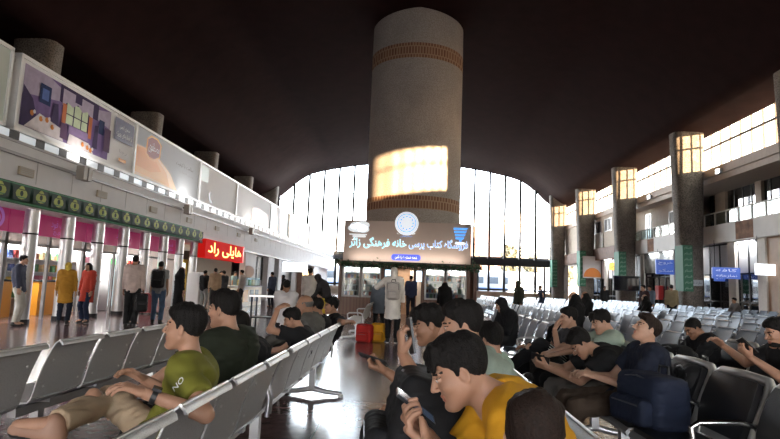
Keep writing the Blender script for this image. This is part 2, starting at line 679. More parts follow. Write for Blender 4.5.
def hijab_mesh(h):
    if ('hijab', h) in _cache:
        return _cache['hijab', h]
    s = SDF()
    s.ell((-.016, 0, .028), (.118, .094, .110), k=.02)
    s.ell((.015, 0, -.06), (.085, .085, .09), k=.03)
    s.cone((-.02, 0, -.08), (-.04, 0, -.22), .085, .135, k=.04)
    s.ell((.10, 0, -.012), (.062, .056, .080), k=.012, op='sub')
    V, F = s.mesh(h, lambda P: .003 * np.sin(P[:, 2] * 90 + np.abs(P[:, 1]) * 110))
    _cache['hijab', h] = (V, F)
    return V, F

def hand_mesh(pose, h):
    """right hand: wrist at 0, fingers along +x, palm facing -z, thumb on +y"""
    if ('hand', pose, h) in _cache:
        return _cache['hand', pose, h]
    s = SDF()
    s.cone((-.03, 0, 0), (.01, 0, 0), .024, .025, k=.012, fl=(A(0, 0, 1), .75))
    s.cone((.02, .016, 0), (.080, .026, .002), .017, .015, k=.014, fl=(A(0, 0, 1), .8))
    s.cone((.02, 0, 0), (.084, .004, .004), .018, .015, k=.014, fl=(A(0, 0, 1), .8))
    s.cone((.02, -.014, 0), (.078, -.022, .001), .017, .014, k=.014, fl=(A(0, 0, 1), .8))
    curl = {'relax': (18, 28, 20), 'hold': (38, 52, 30), 'fist': (75, 90, 55), 'flat': (4, 6, 5)}[pose]
    for i, (y, L) in enumerate(((.028, .068), (.008, .076), (-.010, .071), (-.027, .056))):
        p = A(.078 - (.006 if i in (0, 3) else 0), y, .002)
        spread = (.10, .02, -.06, -.15)[i]
        a = 0
        rr = (.0098, .0100, .0094, .0084)[i]
        for j, fr in enumerate((.46, .31, .23)):
            a += math.radians(curl[j] * (1 + .06 * i))
            d = A(math.cos(a), spread * math.cos(a), -math.sin(a))
            q = p + d * L * fr * 1.05
            s.cone(p, q, rr, rr * .90, k=.0035)
            p, rr = q, rr * .92
    t = {'relax': ((.052, .052, -.012), (.080, .058, -.022)), 'hold': ((.045, .050, -.024), (.074, .040, -.046)),
         'fist': ((.048, .044, -.026), (.074, .014, -.044)), 'flat': ((.05, .056, -.006), (.078, .066, -.010))}[pose]
    s.cone((.012, .022, -.004), t[0], .0145, .0115, k=.012)
    s.cone(t[0], t[1], .0112, .0088, k=.004)
    V, F = s.mesh(h)
    _cache['hand', pose, h] = (V, F)
    return V, F

def ik(a, t, l1, l2, hint):
    a, t = np.asarray(a, float), np.asarray(t, float)
    d = t - a
    L = np.linalg.norm(d)
    L2 = min(max(L, abs(l1 - l2) + .02), (l1 + l2) * .999)
    t = a + d / (L + 1e-9) * L2
    u = unit(t - a)
    x = (l1 * l1 - l2 * l2 + L2 * L2) / (2 * L2)
    y = math.sqrt(max(l1 * l1 - x * x, 0))
    hv = np.asarray(hint, float)
    hv = unit(hv - u * (hv @ u))
    return a + u * x + hv * y, t

def cloth_noise(amp, seed, sc=1.0):
    r = np.random.RandomState(seed)
    K = r.normal(size=(5, 3)) * 42 * sc
    K[:, 2] *= 1.5
    ph = r.uniform(0, 6, 5)
    def fn(P):
        n = 0
        for k, p in zip(K, ph):
            n = n + np.sin(P @ k + p)
        return amp * (.5 - np.abs(n)) * .38
    return fn

def clothmat(name, c, rough=.85):
    return mat(name, c, rough, var=.12, vscale=7, bump=.25, bscale=260, spec=.25)
SKINS = {'light': (.50, .29, .20), 'mid': (.40, .215, .14), 'tan': (.30, .155, .095)}
def skinmat(t):
    return mat('skin_' + t, SKINS[t], .5, var=.08, vscale=14, spec=.4)
LIP = {t: mat('lips_' + t, tuple(a * b for a, b in zip(SKINS[t], (.85, .58, .58))), .45) for t in SKINS}
EYEW = mat('eye_white', (.46, .43, .40), .3)
HAIRC = {'black': mat('hair_black', (.007, .0055, .005), .7, var=.5, vscale=90, bump=.6, bscale=180, spec=.25), 'brown': mat('hair_brown', (.018, .0095, .0065), .65, spec=.25, var=.4, vscale=90, bump=.5, bscale=180),
         'grey': mat('hair_grey', (.10, .095, .09), .6, var=.3, vscale=90)}
RUBBER = mat('shoe_rubber', (.55, .54, .52), .6)

def person(label, x, y, face, sit=False, group=None, head=None, hrot=(0, 0, 0), pelvis=None, hand_l=None, hand_r=None, hint_l=None, hint_r=None,
           foot_l=None, foot_r=None, kn_l=None, kn_r=None, pose_l='relax', pose_r='relax', pal_l=None, pal_r=None, hdir_l=None, hdir_r=None,
           tall=1.72, girth=1.0, skin='mid', hair='short', hairc='black', top=('tee', (.05, .05, .05)), bottom=('trousers', (.03, .03, .04)),
           shoes=(.02, .02, .02), cover=None, h=.011, hh=.0045, seed=0, world=False, shtw=0.0, bulge=.05, watch=None, sole=None, toe_l=None, toe_r=None, nk=(0, 0, 0)):
    """Everything in a frame with x forward, y to the person's left, origin on the ground below; world=True takes points in place coordinates."""
    sc = tall / 1.72
    hs = sc * .88
    fa = math.radians(face)
    Rf = np.array([[math.cos(fa), -math.sin(fa), 0], [math.sin(fa), math.cos(fa), 0], [0, 0, 1]])
    root = empty('person', (x, y, 0), label, 'person', group, rz=fa)
    def L(p):
        if p is None:
            return None
        p = np.asarray(p, float)
        return Rf.T @ (p - A(x, y, 0)) if world else p
    P0 = L(pelvis) if pelvis is not None else A(0, 0, .535 if sit else .90 * sc)
    Rh = (Rf.T if world else np.eye(3)) @ rotm(*hrot)
    H = L(head) - A(0, 0, .02 if world else 0) if head is not None else P0 + A(.03 if not sit else .02, 0, .70 * sc)
    N = H + Rh @ A(-.045, 0, -.128) * hs
    N = N + A(-.012, 0, -.005) + A(*nk)
    P1 = P0 * .52 + N * .48 + A(-bulge, 0, 0)
    spine = unit(N - P1)
    sy = rotm(yaw=shtw) @ A(0, 1, 0)
    chest = P1 * .42 + N * .58 + A(-.012, 0, 0)
    fw = np.cross(sy, spine)
    g = girth * sc
    sh = {}
    for q, sgn in (('l', 1), ('r', -1)):
        sh[q] = N - spine * .055 * sc + sy * (.165 * sgn * sc * (.5 + .5 * girth)) + fw * .01
    hip = {'l': P0 + A(0, .085 * g, 0), 'r': P0 + A(0, -.085 * g, 0)}
    ua, fo, th, ca = .285 * sc, .255 * sc, .415 * sc, .415 * sc
    hands, elb, knee, ank, toe = {}, {}, {}, {}, {}
    toes = dict(l=toe_l, r=toe_r)
    for q, sgn, ht, hi, ft, kn in (('l', 1, hand_l, hint_l, foot_l, kn_l), ('r', -1, hand_r, hint_r, foot_r, kn_r)):
        t = L(ht) if ht is not None else (A(.30, .13 * sgn, .60) if sit else A(.05, .225 * sgn, .83 * sc))
        hv = (Rf.T @ np.asarray(hi, float) if world else np.asarray(hi, float)) if hi is not None else A(-.6, .5 * sgn, -.6)
        elb[q], hands[q] = ik(sh[q], t, ua, fo, hv)
        f = L(ft) if ft is not None else (A(.44, .10 * sgn, .085) if sit else A(-.01, .095 * sgn, .085))
        kv = (Rf.T @ np.asarray(kn, float) if world else np.asarray(kn, float)) if kn is not None else A(.8, .15 * sgn, .7 if sit else 0)
        knee[q], ank[q] = ik(hip[q], f, th, ca, kv)
        d = ank[q] - knee[q]
        fwd = A(1, .18 * sgn, 0)
        if abs(unit(d)[2]) < .6:     # stretched or crossed leg: toes point up and along
            fwd = unit(unit(A(d[0], d[1], 0)) * .55 + A(0, 0, .75))
        if toes[q] is not None:
            fwd = Rf.T @ np.asarray(toes[q], float) if world else np.asarray(toes[q], float)
        toe[q] = (ank[q], unit(fwd))
    sm = skinmat(skin)
    # ---- body: one continuous surface
    s = SDF()
    def torso(s, e, k=.05):
        for sg in (-1, 1):
            s.cone(P0 + A(0, .065 * sg * g, 0), P1 + sy * .058 * sg * g, .098 * g + e, .088 * g + e, k=k)
            s.cone(P1 + sy * .058 * sg * g, chest + sy * .078 * sg * g, .090 * g + e, .098 * g + e, k=k)
            s.cone(chest + sy * .07 * sg * g, N - spine * .05 * sc + sy * .10 * sg * g, .09 * g + e, .052 * g + e, k=k)
        s.cone(sh['l'], sh['r'], .050 * g + e, .050 * g + e, k=k)
    torso(s, 0)
    s.cone(N - spine * .06, H + Rh @ A(-.03, 0, -.06) * hs, .056 * sc, .050 * hs, k=.03)
    s.ell(H + Rh @ A(-.012, 0, .02) * hs, A(.07, .055, .07) * hs, R=Rh, k=.02)
    for q in 'lr':
        s.cone(sh[q], elb[q], .049 * g, .037 * g, k=.02)
        s.cone(elb[q], hands[q], .038 * g, .024 * sc, k=.012)
        s.cone(hip[q], knee[q], .080 * g, .052 * g, k=.03)
        s.cone(knee[q], ank[q], .051 * g, .034 * g, k=.02)
        mid = knee[q] * .68 + ank[q] * .32
        s.ell(mid + unit(np.cross(ank[q] - knee[q], A(0, 1, 0)) * -1) * -.012, A(.05, .05, .085) * g, k=.03)
        s.cone(ank[q], ank[q] + toe[q][1] * .14 * sc + A(0, 0, -.035), .034 * sc, .028 * sc, k=.02)
    V, F = s.mesh(h)
    mb = MB().add(V, F, 0)
    hv, hf, hm = head_mesh(hh)
    mb.add((hv * hs) @ Rh.T + H, hf, list(hm))
    hd = {}
    for q, sgn, po, pal, hdr in (('l', 1, pose_l, pal_l, hdir_l), ('r', -1, pose_r, pal_r, hdir_r)):
        xx = unit(hands[q] - elb[q])
        if hdr is not None:
            xx = unit(Rf.T @ np.asarray(hdr, float) if world else np.asarray(hdr, float))
        pn = (Rf.T @ np.asarray(pal, float) if world else np.asarray(pal, float)) if pal is not None else A(0, -sgn, -.15) if not sit else A(.1, -.3 * sgn, -.9)
        zz = -unit(pn - xx * (pn @ xx))
        yy = np.cross(zz, xx)
        v, f = hand_mesh(po, max(.0032, hh * .75))
        v = v * sc
        if q == 'l':
            v = v * A(1, -1, 1)
            f = [t[::-1] for t in f]
        mb.add(v[:, :1] * xx + v[:, 1:2] * yy + v[:, 2:] * zz + hands[q], f, 0)
        hd[q] = (hands[q], xx, yy, zz)
    body = mb.build('body', [sm, LIP[skin], EYEW, HAIRC[hairc if hairc != 'grey' else 'grey']], root, smooth=180)
    # ---- hair or head cover
    if cover is not None:
        v, f = hijab_mesh(max(hh, .006))
        MB().add((v * hs) @ Rh.T + H, f).build('headscarf', clothmat('cloth_%.3f_%.3f_%.3f' % cover, cover), root, smooth=180)
    elif hair is not None:
        v, f = hair_mesh(hair, max(hh * .9, .004))
        MB().add((v * hs) @ Rh.T + H, f).build('hair', HAIRC[hairc], root, smooth=180)
    # ---- upper garment
    kind, c = top
    cm = clothmat('cloth_%.3f_%.3f_%.3f' % c, c)
    s = SDF()
    loose = .013 if kind == 'tee' else .016
    torso(s, loose)
    if kind in ('coat', 'chador'):
        hem = .46 if kind == 'coat' else .04
        if sit:
            s.cone(P0 + A(0, 0, .05), P0 + A(.30, 0, -.02), .16 * g, .15 * g, k=.05)
            if kind == 'chador':
                s.cone(P0 + A(.34, 0, .0), A(P0[0] + .40, P0[1], .10), .16 * g, .19 * g, k=.06, flat=True)
        else:
            s.cone(P1, A(P0[0], P0[1], hem + .10), .135 * g, (.185 if kind == 'coat' else .22) * g, k=.06, flat=True)
        if kind == 'chador':
            s.cone(H + Rh @ A(-.03, 0, -.02), N - spine * .1, .10 * sc, .17 * sc, k=.05)
            s.ell(H + Rh @ A(.10, 0, -.012), A(.075, .058, .085) * sc, R=Rh, k=.01, op='sub')
    for q in 'lr':
        if kind in ('tee',):
            e = sh[q] * .36 + elb[q] * .64
            s.cone(sh[q], e, .056 * g + .012, .048 * g + .020, k=.025, flat=True)
        else:
            s.cone(sh[q], elb[q], .052 * g + loose, .040 * g + loose, k=.025)
            e = elb[q] * .10 + hands[q] * .90
            s.cone(elb[q], e, .040 * g + loose, .030 * g + loose * .8, k=.02, flat=True)
    if kind not in ('coat', 'chador'):
        dn = unit(P0 - P1)
        s.cone(P0, P0 + A(.02, 0, 0) + dn * .03, .118 * g, .118 * g, k=.05)
        if not sit:
            s.box(P0 + dn * .20, (.19 * g, .165 * g, .12), rad=.01, k=.012, op='sub')
    if kind != 'chador':
        s.cone(N - spine * .004 + fw * .010, H + Rh @ A(-.02, 0, -.02) * hs, .054 * sc, .066 * sc, k=.008, op='sub')
    V, F = s.mesh(h, cloth_noise(.009, seed + 3, .8))
    nm = {'tee': 't_shirt', 'shirt': 'shirt', 'jacket': 'jacket', 'coat': 'coat', 'chador': 'chador'}[kind]
    garment = MB().add(V, F).build(nm, cm, root, smooth=180)
    # ---- trousers
    kind2, c2 = bottom
    if kind2 is not None:
        s = SDF()
        for sg in (-1, 1):
            s.cone(P0 + A(0, .062 * sg * g, .03), P0 + A(0, .066 * sg * g, -.015), .106 * g, .112 * g, k=.04)
        for q in 'lr':
            s.cone(hip[q], knee[q], .088 * g + .008, .062 * g + .006, k=.03)
            if kind2 == 'trousers':
                e = knee[q] * .05 + ank[q] * .95
                s.cone(knee[q], e, .060 * g + .006, .048 * g + .010, k=.03, flat=True)
            else:
                e = knee[q] * .75 + ank[q] * .25
                s.cone(knee[q], e, .064 * g + .006, .066 * g + .010, k=.03, flat=True)
        V, F = s.mesh(h, cloth_noise(.009, seed + 11, .8))
        MB().add(V, F).build('trousers' if kind2 == 'trousers' else 'shorts', clothmat('cloth_%.3f_%.3f_%.3f' % c2, c2), root, smooth=180)
    # ---- shoes
    if shoes is not None:
        smt = mat('shoe_%.3f_%.3f_%.3f' % shoes, shoes, .55)
        for q in 'lr':
            a, d = ank[q], toe[q][1]
            up = unit(A(0, 0, 1) - d * d[2])
            s = SDF()
            s.cone(a + up * .0, a - up * .035 - d * .015, .044 * sc, .042 * sc, k=.02)
            s.cone(a - up * .045 - d * .03, a - up * .052 + d * .13 * sc, .036 * sc, .033 * sc, k=.03)
            s.half(a - up * .083, -up)
            V, F = s.mesh(max(h * .7, .007))
            F = np.array(F)
            mm = (((V[F].mean(1) - a) @ up) < -.066).astype(int)
            MB().add(V, F.tolist(), mm.tolist()).build('shoe', [smt, mat('sole_%s' % ('w' if sole else 'b'), (.7, .69, .66) if sole else (.02, .02, .02), .7)], root, smooth=180)
    if watch:
        p = hands[watch] * .86 + elb[watch] * .14
        d = unit(hands[watch] - elb[watch])
        k = MB()
        k.tube([p - d * .011, p + d * .011], .0315, 18)
        zz = hd[watch][3]
        k.obox(p + zz * .031, (.036, .036, .012), np.stack([d, np.cross(zz, d), zz], 1))
        k.build('wristwatch', mat('black_rubber', (.015, .015, .017), .4), root, smooth=50)
    info = dict(root=root, Rf=Rf, N=N, H=H, P0=P0, P1=P1, sh=sh, elb=elb, hands=hands, hd=hd, knee=knee, ank=ank, spine=spine, sy=sy, fw=fw, sc=sc, chest=chest,
                w=lambda p: Rf @ np.asarray(p, float) + A(x, y, 0))
    return info

def smartphone(label, info, q='r', off=(.075, .0, -.030), tilt=0.0, size=(.074, .15), group=None):
    """held phone lying in the palm of hand q"""
    p, xx, yy, zz = info['hd'][q]
    c = info['w'](p + xx * off[0] + yy * off[1] + zz * off[2])
    R = info['Rf'] @ np.stack([xx, yy, zz], 1) @ rotm(pitch=tilt)
    root = empty('smartphone', c, label, 'phone', group)
    MB().obox((0, 0, 0), (size[1], size[0], .009), R).build('phone_body', mat('phone_shell', (.012, .012, .014), .3), root)
    MB().obox(R @ A(0, 0, -.0052), (size[1] - .012, size[0] - .008, .0012), R).build('screen', mat('phone_screen', (.02, .03, .05), .1, emit=.05, ecol=(.35, .5, .8)), root)
    return root
# ------------------------------------------------------------------ the hall itself
M = dict(
    floor=pattern_mat('polished_stone_floor', 'brick', (.215, .140, .142), (.10, .07, .07), 1.0, rough=.17, c1b=(.180, .118, .122), mortar=.006, bw=.8, rh=.8, mottle=.35, mscale2=9),
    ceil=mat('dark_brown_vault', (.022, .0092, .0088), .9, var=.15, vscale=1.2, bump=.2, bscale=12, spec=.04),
    white=mat('white_wall', (.68, .67, .68), .75, var=.04, vscale=2, spec=.15),
    grey=mat('grey_wall', (.42, .41, .41), .7, var=.06, vscale=2),
    beige=mat('beige_stone', (.46, .375, .29), .7, var=.08, vscale=3),
    brown=mat('brown_wall', (.16, .085, .055), .7, var=.2, vscale=3),
    dark=mat('dark_metal', (.022, .022, .025), .5, metal=.4),
    alu=mat('brushed_aluminium', (.60, .60, .62), .32, metal=.75),
    chrome=mat('chrome_frame', (.62, .61, .60), .22, metal=1.0),
    glass=glass_mat('clear_glass', refl=.05),
    tint=glass_mat('dark_window_glass', (.22, .26, .30), .25),
    aggr=pattern_mat('exposed_aggregate', 'voronoi', (.24, .21, .18), (.07, .062, .055), 16, rough=.9, mottle=.3, mscale2=2, bump=.4),
    terr=pattern_mat('speckled_mosaic', 'voronoi', (.50, .445, .40), (.32, .275, .24), 20, rough=.8, mottle=.2, mscale2=.6, bump=.2),
    band=pattern_mat('brown_brick_band', 'brick', (.20, .085, .045), (.42, .27, .17), 1.0, rough=.8, c1b=(.30, .15, .08), mortar=.035, bw=.16, rh=.45, mrot=(math.pi / 2, 0, 0), offset=.5),
    wood=pattern_mat('red_brown_wood', 'wave', (.115, .045, .026), (.17, .075, .045), 2.2, rough=.4, mscale=(1, 1, .15)),
    black=mat('black_plastic', (.012, .012, .013), .45),
    tube=mat('fluorescent_tube', (1, 1, 1), .5, emit=9, ecol=(.95, .98, 1)),
    warm=mat('warm_lamp', (1, .9, .7), .5, emit=9, ecol=(1, .86, .58)),
)
WX, WXR = -9.4, 18.0
struct(MB().box((-60, 72, 5.0), (60, 82.5, 5.4)).build('platform_canopy', M['dark']))
cp = MB()
for x in range(-54, 60, 9):
    cp.box((x - .15, 76.8, -.25), (x + .15, 77.1, 5.0))
struct(cp.build('platform_posts', M['dark']))
YB, YE = -17.0, 69.0

struct(MB().box((-40, -40, -.3), (60, 260, -.0001)).build('floor', M['floor'])) if False else None
struct(MB().box((-19, YB, -.2), (23, YE, 0)).build('floor', M['floor']))
struct(MB().box((-160, YE, -.6), (160, 330, -.25)).build('ground_outside', mat('asphalt', (.20, .19, .18), .9, var=.1)))

# vaulted ceiling: a barrel whose section was read off the end window
prof = [(18.57, 11.45), (17.5, 11.5), (16.95, 11.85), (16.16, 12.5), (14.8, 13.75), (13.07, 14.87), (10.2, 15.62), (6.87, 16.2), (3.5, 16.53), (0, 16.65)]
full = prof + [(-x, z) for x, z in prof[-2::-1]]
def smooth_curve(P, n=6):
    out = []
    P = [np.array(p, float) for p in P]
    for i in range(len(P) - 1):
        p0, p1, p2, p3 = P[max(i - 1, 0)], P[i], P[i + 1], P[min(i + 2, len(P) - 1)]
        for k in range(n):
            t = k / n
            out.append(.5 * (2 * p1 + (p2 - p0) * t + (2 * p0 - 5 * p1 + 4 * p2 - p3) * t * t + (3 * p1 - p0 - 3 * p2 + p3) * t ** 3))
    out.append(P[-1])
    return out
arc = full[:2] + [tuple(p) for p in smooth_curve(full[1:-1], 5)][1:-1] + full[-2:]
ys = [YB, 0, 15, 30, 45, 56, 60, 62, 64, 66, 68, YE + .6]
def low(x, z):
    ax = abs(x)
    return min(z, float(np.interp(ax, [0, 10.2, 13.07, 14.6, 15.6, 16.2, 17.5, 19], [16.65, 15.55, 14.0, 12.7, 11.68, 11.48, 11.45, 11.44])))
def arc_at(y):
    k = min(1, max(0, (y - 58) / 8))
    return [(x, z * k + low(x, z) * (1 - k)) for x, z in arc]
cb = MB()
cb.grid([[(x, y, z) for x, z in arc_at(y)] for y in ys])
cb.grid([[(x, y, z + .5) for x, z in arc_at(y)][::-1] for y in ys])
cb.grid([[(x, YE + .6, z) for x, z in arc], [(x, YE + .6, z + .5) for x, z in arc]])
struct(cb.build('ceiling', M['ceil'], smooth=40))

# end wall with the big arched window: dark mullions, one deep transom, panes
em = MB()
def vault_z(x):
    a = sorted([(p[0], p[1]) for p in arc])
    return float(np.interp(x, [p[0] for p in a], [p[1] for p in a]))
xs = [-16.9 + 1.878 * i for i in range(19)]
for x in xs:
    em.box((x - .13, YE - .15, 0), (x + .13, YE + .15, vault_z(x) + .1))
win = empty('window_1', (0, YE, 0), 'tall arched window of white panes between dark mullions at the hall end', 'window')
struct(win)
del win['label'], win['category']
e0 = em.build('mullion', M['dark'])
e0.parent = win
e0.location = (0, -YE, 0)
tb = MB().box((-18.5, YE - .3, 4.15), (18.5, YE + .3, 4.95)).box((-18.5, YE - .2, 1.15), (18.5, YE + .2, 1.35))
tb = tb.build('transom', M['dark'], win, loc=(0, -YE, 0))
pane = MB()
top = [(x, vault_z(x) + .05) for x in np.linspace(-17.3, 17.3, 40)]
pane.add([(-17.3, YE, 0), (17.3, YE, 0)] + [(x, YE, z) for x, z in top[::-1]], [tuple(range(42))])
pane.build('pane', M['glass'], win, loc=(0, -YE, 0))
struct(MB().box((-18.6, YE - .35, 0), (18.6, YE + .1, 1.0)).build('wall_end_low', M['beige']))
for sx in (-1, 1):
    struct(MB().box((min(17.2 * sx, 19.0 * sx), YE - .1, 0), (max(17.2 * sx, 19.0 * sx), YE + .3, 11.5)).build('wall_end', M['grey']))

# unseen rear wall behind the camera, its low glazing put in for fill light
rb = MB()
rb.box((-19, YB - .3, 5.6), (23, YB, 17.2)).box((-19, YB - .3, 0), (-15, YB, 5.6)).box((15, YB - .3, 0), (23, YB, 5.6))
struct(rb.build('wall_rear', M['grey']))
w2 = MB()
for i in range(17):
    x = -15 + 1.875 * i
    w2.box((x - .08, YB - .2, 0), (x + .08, YB, 5.6))
w2.box((-15, YB - .2, 3.0), (15, YB, 3.3))
struct(w2.build('window_2', M['dark']))
# unseen building added behind the camera to block sun through the rear glazing
t = empty('building', (15, -64, -.2), 'unseen pale building added behind the camera to block the sun', 'building')
MB().box((-28, 0, 0), (26.5, 16, 9.8)).build('wall', mat('sun_block_facade', (.45, .40, .34), .8), t)
k = MB()
for zz in (2.5, 6):
    for xx in range(-26, 22, 4):
        k.box((xx, 16, zz), (xx + 2, 16.05, zz + 2))
k.build('window', M['black'], t)
struct(MB().box((-160, -160, -.6), (160, YB, -.25)).build('ground_forecourt', mat('asphalt', (.20, .19, .18), .9)))

# pillars: wedge-like concrete fins with exposed aggregate, five each side
PY = [3.4, 13.8, 24.2, 34.6, 45.0, 55.2, 65.8]
for sx in (-1, 1):
    for i, y in enumerate(PY):
        rows = []
        for z, xi, xo, dy in ((0, 16.40, 17.72, .62), (4, 16.36, 17.76, .62), (11, 16.14, 17.96, .66), (13.4, 16.05, 18.05, .68)):
            r = []
            for a in np.arange(24) * 2 * math.pi / 24 + .13:
                ca_, sa_ = math.cos(a), math.sin(a)
                k = .55
                px = math.copysign(abs(ca_) ** k, ca_)
                py = math.copysign(abs(sa_) ** k, sa_)
                r.append((sx * ((xi + xo) / 2 + px * (xo - xi) / 2), y + (.6 if sx > 0 else -.7) + py * dy, z))
            rows.append(r if sx > 0 else r[::-1])
        struct(MB().grid(rows, closed=True).build('pillar', M['aggr'], smooth=50))

# ------------------------------------------------------------------ right side: two floors, gallery and clerestory
rw = MB()
Y0, Y1 = YB, YE
struct(MB().box((17.7, Y0, 4.45), (23, Y1, 5.5)).build('gallery_slab', mat('white_slab', (.62, .585, .55), .6, var=.10, vscale=.8)))
st = MB()
for y, w in ((30.5, 1.6), (42.3, 1.1), (21, .9)):
    st.box((17.69, y - w / 2, 4.5), (17.70, y + w / 2, 5.45))
tag(st.build('trim_1', mat('rust_stain', (.24, .12, .07), .8, var=.4, vscale=3)), kind='structure')
struct(MB().box((17.9, Y0, 8.55), (23, Y1, 9.05)).box((18.05, Y0, 8.2), (23, Y1, 8.56)).build('beam_right', mat('beam_pink_white', (.58, .50, .44), .6, var=.06)))
struct(MB().box((22.7, Y0, 0), (23, Y1, 8.6)).build('wall_right_back', M['beige']))
# ground floor front
gw = MB()
gw.box((18.0, 36.6, 2.95), (18.4, 44.3, 4.45))
struct(gw.build('wall_right_mural', mat('grey_blue_mural', (.26, .27, .27), .6, var=.55, vscale=1.6)))
piers = [(27.0, 27.9), (29.2, 29.9), (31.9, 32.6), (36.0, 36.7), (39.2, 39.8), (44.2, 44.9), (52.5, 53.2), (58, 59)]
p_ = MB()
for a, b in piers:
    p_.box((17.95, a, 0), (18.5, b, 4.45))
p_.box((18.0, Y0, 0), (18.4, 27.0, 4.45)) if False else None
struct(p_.build('wall_right_piers', mat('pale_pier', (.58, .53, .47), .6, var=.05)))
struct(MB().box((18.05, 15, 0), (18.45, 29.2, 4.45)).build('wall_right_panelling', mat('tan_panel', (.40, .25, .15), .55, var=.12, vscale=2)))
struct(MB().box((18.3, Y0, 0), (18.6, 15, 4.45)).build('wall_right_near', M['beige']))
n_ = 0
for a, b in ((29.9, 31.9), (32.6, 36.0), (36.7, 39.2), (39.8, 44.2), (44.9, 52.5), (53.2, 58.0)):
    n_ += 1
    hi = 2.95 if a in (36.7, 39.8) else 4.45
    k = MB()
    nn = max(2, round((b - a) / 1.15))
    for i in range(nn + 1):
        y = a + (b - a) * i / nn
        k.box((18.1, y - .05, 0), (18.2, y + .05, hi))
    for z in (0.02, 1.05, 2.6, hi - .1):
        k.box((18.1, a, z), (18.2, b, z + .09))
    d = struct(k.build('door_%d' % n_, M['dark']))
    pn = MB().box((18.14, a, 0), (18.15, b, 2.6)).build('pane', M['tint'], d)
    if hi > 3:
        MB().box((18.14, a, 2.69), (18.16, b, hi)).build('panel', M['white'], d)
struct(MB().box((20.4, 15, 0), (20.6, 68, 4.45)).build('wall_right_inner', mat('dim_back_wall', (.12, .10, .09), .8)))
# upper floor front: beige piers, dark windows, plain wall further on
k = MB()
for a, b in ((20, 22.5), (25.2, 29.3), (30.6, 31.2), (33.0, 33.6), (36.8, 38.0)):
    k.box((20.2, a, 5.5), (20.6, b, 8.3))
struct(k.build('wall_right_upper_piers', M['beige']))
uw = MB()
for y in np.arange(22.5, 39, .9):
    uw.box((20.35, y - .04, 5.5), (20.42, y + .04, 8.3))
uw.box((20.35, 20, 6.9), (20.42, 39, 7.0))
u_ = struct(uw.build('window_3', M['dark']))
MB().box((20.38, 20, 5.5), (20.40, 39, 8.3)).build('pane', M['tint'], u_)
k = MB()
k.box((19.0, 38.0, 5.5), (19.4, 49.0, 8.3)).box((18.0, 49.0, 5.5), (18.5, 69, 8.6))
struct(k.build('wall_right_upper', M['beige']))
for i, (x, a, b, z0, z1) in enumerate([(18.98, 40.2, 42.0, 6.2, 7.5), (18.98, 45.2, 46.1, 5.6, 7.8), (17.98, 51.2, 53.0, 7.0, 8.2), (17.98, 54.0, 56.4, 7.0, 8.2)]):
    d = struct(MB().box((x, a, z0), (x + .1, b, z1)).build('window_%d' % (4 + i), M['black']))
    f = MB()
    for t in np.linspace(a, b, 3):
        f.box((x - .03, t - .05, z0), (x, t + .05, z1))
    f.box((x - .03, a, z0), (x, b, z0 + .08)).box((x - .03, a, z1 - .08), (x, b, z1))
    f.build('frame', M['alu'], d)
MB_ = MB().box((17.93, 53.4, 5.6), (17.97, 55.6, 7.0))
tag(MB_.build('banner', mat('pale_banner', (.55, .52, .48), .7)), 'pale vertical banner hanging on the upper beige wall past the second pillar', 'banner')
struct(MB().box((17.6, 49.5, 4.4), (18.4, 69, 5.5)).build('trim_2', M['brown']))
# gallery railing: glass panels on posts
rl = empty('gallery_railing', (17.85, 0, 5.5), 'glass railing with pale posts along the upper gallery edge', 'railing')
pm_ = MB().box((-.04, -.05, 0), (.04, .05, .78)).build('post', mat('pale_post', (.58, .56, .52), .5), rl)
for y in np.arange(12, 49, 1.2):
    o = pm_.copy()
    COL.objects.link(o)
    o.location = (0, y, 0)
MB().box((-.04, 10, .74), (.04, 48.6, .80)).build('handrail', mat('pale_post', (.58, .56, .52), .5), rl)
pm_.location = (0, 10.8, 0)
MB().box((-.01, 10, .06), (.01, 48.6, .72)).build('glass_panel', glass_mat('railing_glass', (.72, .80, .80), .2), rl)
# clerestory windows, right side only
for sx, nm in ((1, 'window_8'),):
    k = MB()
    for y in np.arange(YB, YE, 1.04):
        k.box((18.45 if sx > 0 else -18.55, y - .03, 9.0), (18.55 if sx > 0 else -18.45, y + .03, 11.42))
    x0, x1 = (18.45, 18.55) if sx > 0 else (-18.55, -18.45)
    k.box((x0, YB, 10.55), (x1, YE, 10.66)).box((x0, YB, 9.0), (x1, YE, 9.1))
    w = struct(k.build(nm, mat('clerestory_mullion', (.07, .05, .04), .6)))
    MB().box((18.5 * sx - .005, YB, 9.0), (18.5 * sx + .005, YE, 11.5)).build('pane', glass_mat('warm_tint_glass', (.60, .55, .48), .04), w)  # tint put in to warm and dim the daylight in the panes
